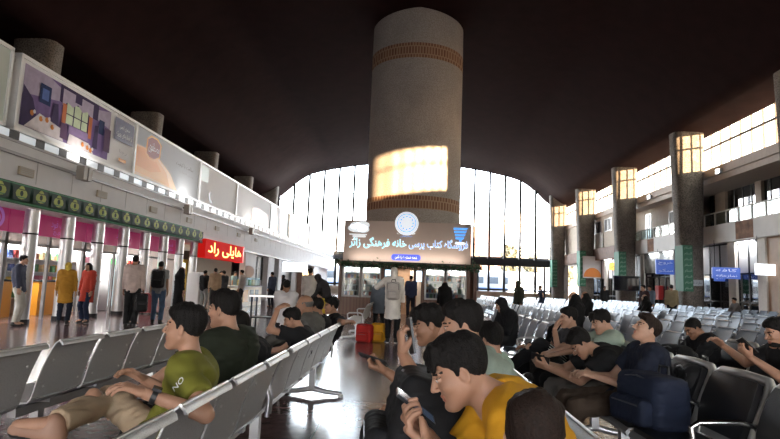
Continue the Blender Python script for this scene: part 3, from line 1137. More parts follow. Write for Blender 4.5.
# soffit lights of the ground floor and gallery
for i, (y, z, x) in enumerate([(31.0, 4.35, 17.4), (36.6, 4.35, 17.4), (42.4, 4.35, 17.4), (40.0, 4.35, 17.4), (52.0, 4.35, 17.3), (58.0, 4.35, 17.3), (24.5, 4.35, 17.4)]):
    t = empty('ceiling_light', (x + .6, y, z + .05), '%s strip light from the camera under the gallery slab on the pillar side' % ORD[(6, 0, 2, 4, 3, 5, 1).index(i) if False else [24.5, 31.0, 36.6, 40.0, 42.4, 52.0, 58.0].index(y)], 'light', 'strip lights under the gallery')
    MB().box((-.12, -.75, -.02), (.12, .75, .05)).build('housing', M['white'], t)
    MB().box((-.09, -.72, -.05), (.09, .72, -.015)).build('diffuser', M['tube'], t)
    lamp('strip_light', 'AREA', 45, (.95, .98, 1), (x + .6, y, z - .06), direction=(0, 0, -1), size=.3, size_y=1.5)
for i, (y, z) in enumerate([(33.0, 8.55), (42.6, 8.55)]):
    t = empty('floodlight', (17.92, y, z + .1), '%s small bright floodlight under the clerestory beam' % ('nearer' if i == 0 else 'farther'), 'light')
    MB().box((-.18, -.22, -.12), (.0, .22, .16)).build('housing', M['alu'], t)
    MB().box((-.20, -.19, -.10), (-.18, .19, .14)).build('lens', M['tube'], t)

# green arabesque banners on the pillars
gb, gl = mat('green_banner', (.045, .17, .10), .7), mat('pale_green_print', (.42, .60, .48), .7)
for i, (y, z0, z1) in enumerate([(34.6, 1.6, 4.35), (45.0, 1.9, 4.6), (55.2, 1.9, 5.3), (65.8, 1.8, 4.9)]):
    t = empty('pillar_banner', (16.2, y + .1, z0), 'narrow green banner with pale lettering on the %s pillar of the right row' % ['nearest', 'second nearest', 'third nearest', 'farthest'][i], 'banner', 'green pillar banners')
    MB().box((-.03, -.5, 0), (.1, .45, z1 - z0)).box((-.03, -.56, 0), (.55, -.50, z1 - z0)).build('cloth', gb, t)
    pk = Panel((-.0, -.565, 0), (1, 0, 0), (0, 0, 1), .55, z1 - z0)
    for q in range(8):
        z = (q + .5) / 8
        pk.text('السلام', .5, z, .20, gl, maxw=.42)
    pk.build('lettering', t)

# hanging television, signs of the right side
tv = empty('television', (16.35, 44.2, 1.55), 'black flat television on the second pillar above the seats', 'television')
MB().box((-.75, -.1, 0), (1.25, .05, 1.15)).build('casing', M['black'], tv)
MB().box((-.68, -.115, .06), (1.18, -.1, 1.09)).build('screen', mat('tv_screen', (.012, .013, .015), .12), tv)
MB().box((.5, .0, .4), (.8, .725, .7)).build('bracket', M['dark'], tv)
def sign(name, label, x, y, z, W, H, board, txt, ink, n=(-1, 0, 0), emit=None, depth=.10, th=None, lines=1, hang=True):
    """board facing the hall (-X) or the camera (-Y)"""
    t = empty(name, (x, y, z), label, 'sign')
    if n[0]:
        MB().box((0, -W / 2, 0), (depth, W / 2, H)).build('board', board, t)
        p = Panel((-.002, W / 2, 0), (0, -1, 0), (0, 0, 1), W, H)
    else:
        MB().box((-W / 2, 0, 0), (W / 2, depth, H)).build('board', board, t)
        p = Panel((-W / 2, -.002, 0), (1, 0, 0), (0, 0, 1), W, H)
    for i in range(lines):
        p.text(txt[i] if isinstance(txt, (list, tuple)) else txt, .5, (lines - i - .5) / lines, (th or H * .5) / lines, ink, maxw=W * .75)
    p.build('lettering', t)
    if z < 4.4 and x > 0 and hang:
        k = MB()
        for q in (-W * .4, W * .4):
            k.cyl((q, depth / 2, H) if not n[0] else (depth / 2, q, H), (q, depth / 2, 4.46 - z) if not n[0] else (depth / 2, q, 4.46 - z), .012, 6)
        k.build('hanger', M['dark'], t)
    return t
blue = mat('blue_sign', (.05, .09, .30), .4, emit=.35, ecol=(.08, .16, .6))
wht = mat('white_print', (.85, .86, .88), .5)
wsign = mat('lit_white_sign', (.9, .9, .92), .4, emit=1.6, ecol=(.85, .92, 1))
sign('door_sign', 'blue hanging sign over the glazed door nearest the tan wall', 17.3, 31.6, 2.35, 1.5, .62, blue, ['کافه', 'نمازخانه'], wht, n=(0, -1, 0), lines=2)
sign('door_sign', 'small blue sign right of the nearest pillar', 17.9, 33.3, 2.25, .7, .45, blue, 'پذیرش', wht, n=(0, -1, 0))
sign('platform_sign', 'white lit sign with blue writing on the tan wall', 17.75, 28.6, 2.5, 1.3, .55, wsign, 'سکوی ۱', mat('sign_blue_ink', (.03, .10, .35), .5), n=(0, -1, 0))
sign('door_sign', 'blue sign over the doors between the two nearest pillars', 17.4, 39.2, 2.75, 1.3, 1.0, blue, ['خروج', 'سکو'], wht, n=(0, -1, 0), lines=2)
sign('pillar_sign', 'small pale sign fixed low on the nearest pillar', 17.1, 34.46, 1.95, .75, .36, mat('pale_sign', (.42, .46, .48), .5), 'سالن انتظار', mat('sign_dark_ink', (.02, .03, .04), .5), n=(0, -1, 0), hang=False)
sign('yellow_sign', 'small lit yellow sign beside the second pillar', 17.75, 50.0, 3.35, .8, .7, mat('lit_yellow_sign', (.9, .55, .12), .4, emit=1.2), 'تاکسی', mat('sign_dark_ink', (.02, .03, .04), .5), n=(0, -1, 0))
hb = empty('billboard', (17.5, 54.6, 2.7), 'white billboard with an orange dome between the second and third pillars', 'billboard')
MB().box((-1.05, 0, 0), (1.6, .2, 2.1)).build('board', M['white'], hb)
pp = Panel((-1.05, -.003, 0), (1, 0, 0), (0, 0, 1), 2.65, 2.1)
og = mat('orange_print', (.75, .25, .05), .6)
pp.poly([(.02 + .62 * (.5 - .5 * math.cos(a)), .05 + .42 * math.sin(a)) for a in np.linspace(0, math.pi, 16)], og)
pp.build('printed_picture', hb)
box = empty('fire_box', (17.95, 41.6, 1.0), 'red fire equipment box on the wall by the sign doors', 'box')
MB().box((-.15, -.3, 0), (.2, .3, 1.0)).build('cabinet', mat('fire_red', (.45, .03, .03), .4), box)

# ------------------------------------------------------------------ left side: shop block with fascia, billboards
struct(MB().box((-14.2, YB, 2.86), (WX, 66.6, 4.5)).build('wall_left', M['white']))
struct(MB().box((-14.2, YB, 4.5), (WX - .25, 66.6, 6.45)).build('wall_left_upper', M['grey']))
struct(MB().box((-18.6, YB, 6.2), (WX - .1, 66.6, 6.34)).build('roof_left', M['grey']))
struct(MB().box((-18.9, YB, 0), (-18.6, YE, 11.6)).build('wall_left_outer', M['ceil']))  # unseen; closed and dark so that no sky light reaches the left fins
k = MB()
k.box((WX - .02, YB, 4.0), (WX + .06, 66.6, 4.07)).box((WX - .02, YB, 4.30), (WX + .03, 66.6, 4.36)).box((WX - .02, 24.3, 2.84), (WX + .05, 66.6, 2.95))
struct(k.build('trim_3', mat('grey_trim', (.30, .29, .30), .5)))
k = MB()
for y in np.arange(9, 66, 1.46):
    k.box((WX - .005, y - .012, 3.45), (WX + .006, y + .012, 4.0))
struct(k.build('trim_4', mat('panel_joint', (.40, .39, .39), .6)))
# strip of small windows under the billboards
k = MB()
for y in np.arange(6, 66, .92):
    k.box((WX - .01, y - .16, 4.37), (WX + .025, y + .16, 4.56))
wf = struct(k.build('window_10', M['dark']))
MB().box((WX - .01, 6, 4.38), (WX + .012, 66, 4.55)).build('pane', mat('glowing_strip_pane', (.55, .62, .68), .3, emit=.22, ecol=(.85, .93, 1)), wf)  # opaque panes glow by emission in place of daylight
# vents and small spotlights on the white wall
for i, y in enumerate([10.2, 12.96, 16.3, 19.7, 23.0, 26.4, 29.8, 33.2]):
    t = empty('wall_vent', (WX, y, 3.58), 'small beige vent on the white wall, %s along from the camera end' % ORD[i], 'vent', 'vents on the white wall')
    MB().box((0, -.26, 0), (.05, .26, .2)).build('frame', mat('vent_beige', (.42, .36, .27), .6), t)
    s_ = MB()
    for q in range(4):
        s_.box((.05, -.22, .03 + .045 * q), (.06, .22, .05 + .045 * q))
    s_.build('slat', M['grey'], t)
for i, y in enumerate([14.9, 22.2, 31.3]):
    t = empty('wall_lamp', (WX + .05, y, 4.1), 'grey twin floodlight on the white wall, %s from the camera' % ORD[i], 'lamp', 'floodlights on the white wall')
    MB().cyl((0, 0, 0), (.22, 0, .05), .03, 8).build('arm', M['dark'], t)
    lamp('wall_lamp_light', 'SPOT', 34, (1, .95, .88), (WX + .6, y, 4.3), direction=(-.3, 0, 1)).data.spot_size = 2.5
    MB().box((.12, -.20, -.25), (.34, -.03, .12)).box((.12, .03, -.25), (.34, .20, .12)).build('lamp_head', mat('lamp_tan', (.34, .30, .26), .5), t)

# billboards --------------------------------------------------------------
MATS['polished_stone_floor'].node_tree.nodes['Principled BSDF'].inputs['Specular IOR Level'].default_value = .32
BZ0, BZ1 = 4.62, 6.38
pw = mat('poster_white', (.78, .78, .80), .7, spec=.2)
def billboard(label, y0, y1, base):
    t = empty('billboard', (WX, y0, BZ0), label, 'billboard', None)
    W = y1 - y0
    b = MB().box((-.16, .02, 0), (0, W - .02, BZ1 - BZ0)).build('board', base, t)
    f = MB()
    f.box((-.18, 0, -.05), (.05, W, .03)).box((-.18, 0, BZ1 - BZ0 - .04), (.05, W, BZ1 - BZ0 + .05)).box((-.18, 0, 0), (.05, .06, BZ1 - BZ0)).box((-.18, W - .06, 0), (.05, W, BZ1 - BZ0))
    f.build('frame', mat('white_frame', (.82, .82, .82), .4), t)
    # seen from the hall the board runs from the viewer's left (small y) to right (large y)
    return t, Panel((.003, 0, 0), (0, 1, 0), (0, 0, 1), W, BZ1 - BZ0)
billboard('plain pale billboard panel at the near left corner above the shops', 5.2, 12.1, mat('poster_greenish', (.60, .66, .62), .5))
t, p = billboard('billboard with a purple picture of a train compartment', 12.35, 18.0, pw)
c = lambda n, col: mat('print_' + n, col, .7, var=.12, vscale=5, spec=.15)
pu, pd, pl_, lil, crm = c('purple', (.17, .11, .26)), c('deep', (.045, .028, .085)), c('plum', (.09, .045, .10)), c('lilac', (.40, .34, .46)), c('cream', (.62, .56, .58))
p.rect(.035, .08, .72, .93, pu)
p.poly([(.035, .93), (.035, .52), (.36, .70), (.36, .80), (.20, .93)], lil)
p.poly([(.72, .93), (.72, .62), (.55, .70), (.55, .82)], lil)
p.rect(.28, .66, .60, .93, pd)
p.rect(.335, .38, .52, .72, c('pane', (.50, .58, .40)))
for x in (.335, .395, .458, .515):
    p.rect(x - .004, .38, x + .004, .72, pd)
p.rect(.335, .52, .52, .535, pd)
p.poly([(.30, .88), (.30, .62), (.34, .70), (.38, .66), (.42, .74), (.46, .66), (.50, .71), (.55, .62), (.55, .88)], lil)
p.rect(.395, .76, .45, .90, pd)
p.rect(.305, .30, .335, .66, c('terracotta', (.45, .14, .06)))
p.rect(.52, .30, .55, .66, c('terracotta', (.45, .14, .06)))
p.poly([(.035, .08), (.035, .64), (.10, .50), (.13, .30), (.10, .08)], pd)
p.rect(.14, .50, .215, .78, c('navy', (.02, .035, .11)))
p.rect(.155, .56, .20, .72, c('screenblue', (.10, .16, .42)))
p.rect(.61, .46, .66, .70, c('navy', (.02, .035, .11)))
p.poly([(.23, .20), (.24, .58), (.27, .60), (.29, .22)], pd)
p.poly([(.565, .18), (.575, .56), (.605, .58), (.61, .18)], pd)
p.poly([(.06, .08), (.15, .34), (.30, .26), (.33, .08)], crm)
p.poly([(.36, .08), (.37, .24), (.53, .22), (.58, .08)], crm)
p.poly([(.30, .12), (.30, .36), (.345, .36), (.36, .12)], plum if False else pl_)
p.rect(.36, .24, .52, .37, c('seat', (.23, .16, .30)))
for x, y in ((.10, .30), (.16, .27), (.20, .29), (.24, .22), (.48, .16), (.55, .12), (.52, .14)):
    p.disc(x, y, .07, c('fruit', (.55, .20, .05)), 12)
    p.disc(x + .015, y + .03, .05, crm, 12)
p.rect(.66, .20, .72, .60, pl_)
navyb = mat('print_navyblock', (.045, .04, .12), .45)
p.rect(.755, .50, .965, .90, navyb)
p.text('سفری ایمن', .86, .76, .16, wht, maxw=.62)
p.text('با قطارهای ویژه', .86, .62, .18, wht, maxw=.95)
p.text('رجا', .86, .32, .14, mat('print_grey', (.42, .42, .46), .5), maxw=.45)
p.rect(.82, .14, .90, .20, mat('print_orange', (.75, .30, .06), .5))
p.build('printed_picture', t)
t, p = billboard('pale blue billboard with an orange dome and a round red logo', 18.0, 23.78, mat('poster_paleblue', (.60, .64, .70), .7, spec=.2))
o1, o2, o3 = mat('print_o1', (.80, .30, .03), .5), mat('print_o2', (.86, .42, .10), .5), mat('print_o3', (.88, .58, .32), .5)
p.poly([(.01, .04), (.01, .62), (.12, .64), (.30, .58), (.50, .34), (.62, .04)], o3)
p.poly([(.01, .10), (.01, .60), (.12, .62), (.28, .55), (.44, .32), (.50, .06)], o2)
p.poly([(.01, .22), (.01, .58), (.12, .60), (.26, .50), (.36, .30), (.22, .20)], o1)
p.poly([(.13, .52), (.14, .84), (.19, .94), (.28, .94), (.34, .84), (.33, .56), (.26, .44), (.18, .44)], o2)
p.poly([(.15, .55), (.155, .83), (.20, .90), (.27, .90), (.32, .82), (.315, .58), (.25, .49), (.19, .49)], mat('print_red', (.26, .02, .02), .5))
p.text('مصطفوی', .236, .70, .40, wht, maxw=.82)
p.text('سلامت با کیفیت', .72, .66, .20, mat('print_greytext', (.16, .17, .20), .5), maxw=1.7)
p.text('بهترین انتخاب', .76, .50, .10, mat('print_grey', (.42, .42, .46), .5), maxw=1.4)
p.build('printed_picture', t)
t, p = billboard('glaring white billboard with a small dark crescent in its corner', 23.8, 29.0, pw)
p.rect(.02, .55, .2, .95, mat('print_mint', (.60, .72, .70), .5))
p.poly([(.30 + .07 * math.cos(a), .25 + .16 * math.sin(a)) for a in np.linspace(2.6, 5.2, 10)] + [(.33 + .06 * math.cos(a), .29 + .15 * math.sin(a)) for a in np.linspace(5.2, 2.6, 10)], navyb)
p.build('printed_picture', t)
t, p = billboard('whitish billboard with a soft red patch at its lower right', 29.0, 36.3, pw)
p.poly([(.40, .08), (.42, .50), (.60, .58), (.92, .50), (.95, .06)], mat('print_salmon', (.75, .42, .36), .5))
p.poly([(.48, .12), (.50, .36), (.80, .40), (.84, .10)], mat('print_coral', (.72, .22, .16), .5))
p.build('printed_picture', t)
t, p = billboard('orange and grey-blue billboard at the end of the long white row', 36.3, 41.6, mat('poster_greyblue', (.34, .43, .46), .5))
p.poly([(.01, .02), (.01, .98), (.30, .98), (.42, .02)], mat('print_peach', (.78, .46, .28), .5))
p.poly([(.30, .98), (.42, .02), (.56, .02), (.44, .98)], pw)
p.build('printed_picture', t)
t, p = billboard('billboard with a grey-mauve round picture just left of the arched window', 41.9, 50.3, mat('poster_sand', (.62, .52, .46), .5))
p.disc(.45, .42, .72, mat('print_mauve', (.36, .28, .33), .6), 20, ry=.62)
p.disc(.50, .40, .40, mat('print_tan', (.55, .36, .24), .6), 16, ry=.35)
p.build('printed_picture', t)
t, p = billboard('white billboard with a green round logo in front of the arched window', 50.3, 66.4, pw)
p.disc(.40, .62, .95, mat('print_green', (.04, .30, .16), .5), 20, ry=.42)
p.poly([(.40 + .075 * math.cos(a), .50 + .42 * math.sin(a)) for a in np.linspace(3.3, 6.1, 10)] + [(.40 + .055 * math.cos(a), .56 + .30 * math.sin(a)) for a in np.linspace(6.1, 3.3, 10)], wht)
p.build('printed_picture', t)

# green embroidered banner along the fascia
gbn = empty('fascia_banner', (WX + .005, 5.5, 2.88), 'long dark green banner with a row of yellow-green emblems above the shops', 'banner')
MB().box((0, 0, 0), (.03, 18.7, .50)).build('cloth', mat('deep_green_cloth', (.022, .075, .042), .8, var=.3, vscale=6), gbn)
p = Panel((.033, 0, 0), (0, 1, 0), (0, 0, 1), 18.7, .50)
ly, gr2, dk = mat('print_limegold', (.40, .46, .10), .7), mat('print_midgreen', (.06, .22, .11), .7), mat('print_darkgreen', (.012, .035, .02), .7)
p.rect(0, .02, 1, .12, gr2)
p.rect(0, .90, 1, .97, gr2)
for i in range(27):
    x = (i + .5) / 27
    p.rect(x - .0155, .18, x + .0155, .84, mat('print_olive', (.09, .09, .04), .7) if False else dk)
    p.disc(x, .48, .20, ly, 12, ry=.13)
    p.disc(x, .62, .11, ly, 10, ry=.12)
    p.disc(x, .50, .06, dk, 8, ry=.07)
    p.rect(x - .006, .66, x + .006, .70, dk)
    p.rect(x - .008, .28, x + .008, .33, gr2)
p.build('lettering', gbn)

# aluminium columns in front of the shops
for i in range(14):
    y = 9.15 + 1.52 * i
    if y > 24.5:
        break
    t = empty('shop_column', (-9.62, y, 0), 'round silver column in front of the shops, %s from the camera' % ORD[i], 'column', 'silver shop columns')
    MB().lathe([(.17, 0), (.17, 2.9)], n=24).build('shaft', M['alu'], t, smooth=40)
    MB().lathe([(.19, 0), (.19, .12)], n=24).lathe([(.174, 2.22), (.178, 2.23), (.178, 2.25), (.174, 2.26)], n=24).build('collar', M['dark'], t, smooth=40)

# shop fronts: pink sign band, glass, counters and lit shelves behind
pink = mat('magenta_band', (.36, .035, .13), .4, emit=.12, ecol=(.6, .05, .2))
lilac = mat('lilac_print', (.45, .18, .55), .5, emit=.1, ecol=(.6, .25, .8))
FX = -10.15
def shop(label, y0, y1, emblem):
    t = empty('storefront', (FX, y0, 0), label, 'storefront')
    W = y1 - y0
    MB().box((-.12, 0, 2.28), (0, W, 2.86)).build('sign_band', pink, t)
    p = Panel((.004, 0, 2.28), (0, 1, 0), (0, 0, 1), W, .58)
    if emblem:
        p.disc(.30, .5, .27, lilac, 22)
        p.disc(.30, .5, .17, pink, 20)
        p.disc(.31, .46, .11, lilac, 16)
        p.text('غذا', .30, .5, .14, pink, maxw=.2)
    else:
        p.text('فست فود', .62, .60, .26, lilac, maxw=.9)
        p.text('ساندویچ', .64, .24, .16, lilac, maxw=.8)
    p.build('lettering', t)
    f = MB()
    for y in np.linspace(0, W, max(2, int(W / 1.5) + 1)):
        f.box((-.08, y - .04, 0), (0, y + .04, 2.28))
    f.box((-.08, 0, 2.0), (0, W, 2.06))
    f.build('frame', mat('shop_frame', (.22, .21, .21), .5), t)
    MB().box((-.045, 0, .02), (-.04, W * .30, 2.0)).build('glass_pane', M['glass'], t)
    return t
shop('shop front with a pink band and a round lilac emblem at the left edge', 6.4, 13.6, False)
shop('shop front with a pink band and lilac writing behind the women', 13.65, 17.0, False)
shop('shop front with a plain pink band behind the man in the white shirt', 17.05, 20.6, False)
shop('shop front with a pink band at the far end of the silver columns', 20.65, 24.3, False)
t = empty('round_emblem', (FX + .03, 13.1, 2.30), 'round lilac emblem on the pink band at the left edge', 'sign')
p = Panel((0, -.5, 0), (0, 1, 0), (0, 0, 1), 1.0, .6)
p.disc(.5, .5, .33, lilac, 26, ry=.29)
p.disc(.5, .5, .23, pink, 22, ry=.20)
p.disc(.55, .48, .14, lilac, 18, ry=.12)
p.build('disc', t)
sb = MB().box((-14.2, YB, 0), (-14.0, 66.6, 2.9))
struct(sb.build('wall_shops_back', mat('shop_back_wall', (.26, .22, .20), .6)))
k = MB()
for y in (6.3, 24.35, 31.5):
    k.box((-14.0, y - .06, 0), (FX - .05, y + .06, 2.86))
struct(k.build('wall_shops_partitions', mat('shop_partition', (.24, .20, .18), .6)))
struct(MB().box((-14.0, YB, 2.80), (FX - .1, 66.6, 2.86)).build('ceiling_shops', M['white']))

cols_ = [(.55, .08, .06), (.70, .45, .06), (.10, .28, .12), (.10, .16, .42), (.72, .70, .66), (.60, .22, .30), (.30, .12, .06), (.75, .58, .30)]
pk_ = [mat('packet_%d' % i, q, .45) for i, q in enumerate(cols_)]
def shelf_unit(label, x, y, W, zs, facing='x', lit=True, group=None):
    t = empty('shop_shelf', (x, y, 0), label, 'shelf', group)
    k = MB().box((-.02, 0, 0), (0, W, zs[-1] + .4))
    for z in zs:
        k.box((0, 0, z - .025), (.34, W, z))
    k.box((0, -.02, 0), (.36, 0, zs[-1] + .4)).box((0, W, 0), (.36, W + .02, zs[-1] + .4))
    k.build('rack', M['white'], t)
    if lit:
        MB().box((.05, .05, zs[-1] + .36), (.2, W - .05, zs[-1] + .39)).build('lamp_strip', M['tube'], t)
    return t
pmesh = {}
def packets(x, y, W, zs, label, group, n):
    for z in zs:
        yy = y + .08
        while yy < y + W - .15:
            w, h = random.uniform(.10, .22), random.uniform(.14, .28)
            o = MB().box((-.08, 0, 0), (.08, w, h)).build('packet', random.choice(pk_))
            o.location = (x + .2, yy, z)
            tag(o, label, 'packet', group)
            yy += w + random.uniform(.02, .12) + n
for y_, w_, zs_, lab_, ss_ in ((12.0, 1.9, (.5, .9, 1.3, 1.7), 'far left', .12), (15.1, 1.9, (.5, .9, 1.3, 1.7), 'behind the woman in mustard', .05), (17.4, 2.2, (.9, 1.3, 1.7), 'behind the woman in red', .06),
                               (20.0, 1.8, (.5, .9, 1.3, 1.7), 'left of the man in white', .05), (22.2, 1.9, (.9, 1.35, 1.75), 'behind the man with the backpack', .08)):
    shelf_unit('white lit shop shelf of packets, the one %s' % lab_, -12.3, y_, w_, zs_)
    packets(-12.3, y_, w_, zs_, 'small packet on the shop shelf %s' % lab_, 'packets on the shelf %s' % lab_, ss_)
# counters and a fridge
for lab, x, y, W, cname, cc in (('glass display counter glowing white at the far left shop', -10.6, 11.2, 2.3, 'lit_counter', None),
                                ('orange fronted counter behind the woman in red', -11.3, 14.4, 1.2, 'orange_counter', (.72, .30, .03)),
                                ('orange fronted counter between the second and third silver columns', -11.2, 16.6, 1.5, 'orange_counter', (.72, .30, .03)),
                                ('grey counter with a dark top inside the third shop', -11.3, 18.6, 1.4, 'grey_counter', (.35, .35, .36)),
                                ('grey steel counter inside the last shop by the columns', -11.2, 21.6, 1.8, 'grey_counter', (.35, .35, .36))):
    t = empty('shop_counter', (x, y, 0), lab, 'counter')
    fm = mat(cname, cc, .4) if cc else mat('glowing_counter_front', (.8, .82, .82), .3, emit=1.0, ecol=(.95, 1, .98))
    MB().box((-.5, 0, 0), (0, W, 1.0)).build('cabinet', fm, t)
    MB().box((-.55, -.03, 1.0), (.05, W + .03, 1.05)).build('worktop', M['dark'] if cc else M['white'], t)
    MB().box((-.5, .02, 1.05), (-.05, W - .02, 1.40)).build('glass_case', M['glass'], t)
fr = empty('drinks_fridge', (-11.4, 20.3, 0), 'drinks fridge with a green lit header beside the man in the white shirt', 'fridge')
MB().box((-.3, 0, 0), (.3, 1.2, 1.9)).build('body', M['white'], fr)
MB().box((.30, .06, 1.68), (.33, 1.14, 1.88)).build('header', mat('fridge_green', (.08, .5, .12), .4, emit=1.2, ecol=(.15, .9, .25)), fr)
MB().box((.30, .06, .15), (.32, 1.14, 1.64)).build('door', mat('fridge_inside', (.55, .66, .70), .2, emit=.6, ecol=(.8, .95, 1)), fr)
# lamps inside the shops
for i, (x, y) in enumerate([(-12.2, 9.4), (-12.2, 12.6), (-12.2, 15.4), (-12.2, 18.8), (-12.2, 22.4)]):
    t = empty('shop_lamp', (x, y, 2.72), 'strip light on the shop ceiling, %s from the camera' % ORD[i], 'light', 'shop ceiling strip lights')
    MB().box((-.15, -.7, 0), (.15, .7, .08)).build('housing', M['white'], t)
    MB().box((-.12, -.68, -.03), (.12, .68, 0)).build('diffuser', M['tube'], t)
    lamp('shop_light', 'AREA', 120, (1, .95, .88), (x, y, 2.66), direction=(0, 0, -1), size=.4, size_y=1.6)
# red trunk standing in the shop entrance
t = empty('suitcase', (-9.0, 19.3, 0), 'dark red suitcase standing behind the man in the white shirt', 'suitcase')
bevel(MB().box((-.22, -.35, .05), (.22, .35, .72)).build('shell', mat('suitcase_red', (.22, .02, .025), .4), t), .04)
MB().tube([(0, -.15, .72), (0, -.15, .95), (0, .15, .95), (0, .15, .72)], .015, 8).build('handle', M['dark'], t)
for sx_ in (-1, 1):
    for sy_ in (-1, 1):
        MB().cyl((.15 * sx_ - .02, .27 * sy_, .035), (.15 * sx_ + .02, .27 * sy_, .035), .035, 12).build('wheel', M['black'], t)
# ------------------------------------------------------------------ juice bar with the red sign
t = empty('red_sign', (-9.2, 24.6, 2.22), 'glowing red sign with yellow white lettering over the snack bar', 'sign')
MB().box((-.45, 0, 0), (0, 5.6, .84)).build('sign_box', mat('red_sign_face', (.30, .008, .008), .8, emit=.25, ecol=(1, .02, .015), spec=.03), t)
MB().box((-.45, 5.6, -.02), (.0, 5.75, .86)).build('end_cap', mat('red_sign_edge', (.75, .02, .02), .35, emit=.7, ecol=(1, .03, .03)), t)
p = Panel((.004, 0, 0), (0, 1, 0), (0, 0, 1), 5.6, .84)
p.text('هایلی راد', .50, .50, .66, mat('red_sign_glow', (1, .45, .06), .8, spec=.03, emit=1.1, ecol=(1, .40, .06)), maxw=5.0, bold=.03)
p.text('هایلی راد', .50, .50, .60, mat('red_sign_letter', (1, .90, .5), .8, spec=.03, emit=1.3, ecol=(1, .78, .30)), maxw=4.9)
p.build('lettering', t)
lamp('red_sign_light', 'AREA', 60, (1, .93, .75), (-9.9, 27.4, 2.15), direction=(0, 0, -1), size=.5, size_y=5)
struct(MB().box((-12.9, 24.5, 0), (-12.7, 31.4, 2.3)).build('wall_bar_back', mat('bar_yellow', (.80, .62, .12), .5)))
k = MB()
for y, w, col in ((25.0, 1.4, 0), (28.6, 2.4, 1)):
    k.box((-12.69, y, .4), (-12.66, y + w, 2.1), col)
tag(k.build('menu_board', [mat('menu_yellow', (.95, .80, .2), .5, emit=1.3, ecol=(1, .85, .3)), mat('menu_white', (.8, .86, .84), .5, emit=1.2, ecol=(.9, 1, .96))]), 'bright yellow and white menu boards behind the snack bar', 'menu board')
t = empty('snack_counter', (-8.15, 25.2, 0), 'white and yellow snack bar counter under the red sign', 'counter')
MB().box((-.7, 0, 0), (0, 5.4, .95)).build('cabinet', mat('counter_cream', (.66, .56, .38), .45), t)
k = MB()
for y, w in ((.3, 1.3), (2.0, .8)):
    k.box((0, y, .2), (.02, y + w, .8))
k.build('front_panel', mat('counter_orange', (.72, .36, .08), .4), t)
MB().box((0, 3.2, .2), (.02, 3.8, .8)).box((0, 4.1, .2), (.02, 4.7, .8)).build('poster', mat('counter_poster', (.16, .22, .24), .4), t)
MB().box((-.75, -.04, .95), (.05, 5.44, 1.0)).build('worktop', M['white'], t)
MB().box((-.5, 2.2, 1.0), (-.1, 5.3, 1.42)).build('glass_case', glass_mat('case_glass', (.80, .92, .92), .15), t)
for i, (y, col) in enumerate(((2.6, 0), (3.1, 1), (3.7, 2), (4.3, 3), (4.8, 1))):
    o = MB().box((-.14, -.18, 0), (.14, .18, .30)).build('packet', pk_[(1, 4, 2, 7)[col]])
    o.location = (-8.45, 25.2 + y, 1.005)
    tag(o, 'packet standing on the snack bar worktop behind its glass', 'packet', 'packets on the snack bar')
t = empty('wall_fan', (-9.3, 31.8, 1.75), 'white round fan beside the snack bar', 'fan')
MB().lathe([(.02, 0), (.36, .02), (.36, .10), (.05, .16)], n=24).build('cage', M['white'], t, smooth=40)
t.rotation_euler = (math.radians(90), 0, 0)
t = empty('payphone_hood', (-9.3, 24.1, .0), 'white cabinet stand left of the snack bar', 'cabinet')
bevel(MB().box((-.3, -.3, 0), (.25, .3, 1.55)).build('cabinet', M['white'], t), .03)
MB().box((.25, -.2, .95), (.27, .2, 1.4)).build('panel', M['grey'], t)

# rest of the left wall under the fascia
k = MB()
k.box((-9.75, 31.5, 0), (WX - .02, 33.6, 2.86)).box((-9.75, 36.6, 0), (WX - .02, 38.2, 2.86)).box((-9.75, 39.6, 0), (WX - .02, 40.4, 2.86)).box((-9.75, 45.5, 0), (WX - .02, 47, 2.86)).box((-9.75, 54, 0), (WX - .02, 57, 2.86))
k.box((-9.9, 33.6, 0), (-9.8, 36.6, 2.86)).box((-10.1, 57, 0), (-10.0, 66.6, 2.86)).box((-10.1, 38.2, 0), (-10.0, 54, 2.86))
struct(k.build('wall_left_low', M['white']))
d = struct(MB().box((-9.79, 34.0, 1.3), (-9.76, 36.3, 2.75)).build('window_11', M['black']))
k = MB()
for y in (34.0, 35.1, 36.3):
    k.box((-9.77, y - .05, 1.3), (-9.72, y + .05, 2.8))
k.box((-9.77, 34, 2.0), (-9.72, 36.3, 2.08)).box((-9.77, 34, 1.3), (-9.72, 36.3, 1.36))
k.build('frame', M['dark'], d)
for i, (a, b) in enumerate(((38.4, 39.5), (40.5, 41.8))):
    struct(MB().box((-9.95, a, 0), (-9.9, b, 2.4)).build('door_%d' % (8 + i), mat('dark_door', (.06, .06, .065), .5)))
sign('blue_white_sign', 'lit white and pale blue sign above the far left doors', -8.9, 42.6, 2.05, 1.9, .72, wsign, 'پلیس راه آهن', mat('sign_blue_ink', (.03, .10, .35), .5), n=(0, -1, 0))
t = empty('lit_display', (-9.0, 46.0, 0), 'warm lit yellow display cabinet by the far left doors', 'cabinet')
MB().box((-.4, 0, 0), (0, 5.4, 2.5)).build('cabinet', M['brown'], t)
k = MB()
for i in range(4):
    k.box((0, .3 + 1.25 * i, .7), (.02, 1.3 + 1.25 * i, 2.25))
k.build('lit_panel', mat('amber_panel', (.9, .6, .25), .4, emit=2.2, ecol=(1, .66, .28)), t)

# ------------------------------------------------------------------ great central column and the book kiosk around its foot
cc = (-.05, 32.1, 0)
gp = MB()
r = 2.68
gp.lathe([(r, 0), (r, 5.4)], cc, 64, 0).lathe([(r, 6.1), (r, 13.75)], cc, 64, 0).lathe([(r, 14.6), (r - .02, 17.0)], cc, 64, 0)
gp.lathe([(r + .005, 5.4), (r + .005, 6.1)], cc, 64, 1).lathe([(r + .005, 13.75), (r + .005, 14.6)], cc, 64, 1)
struct(gp.build('pillar_central', [M['terr'], M['band']], smooth=50))

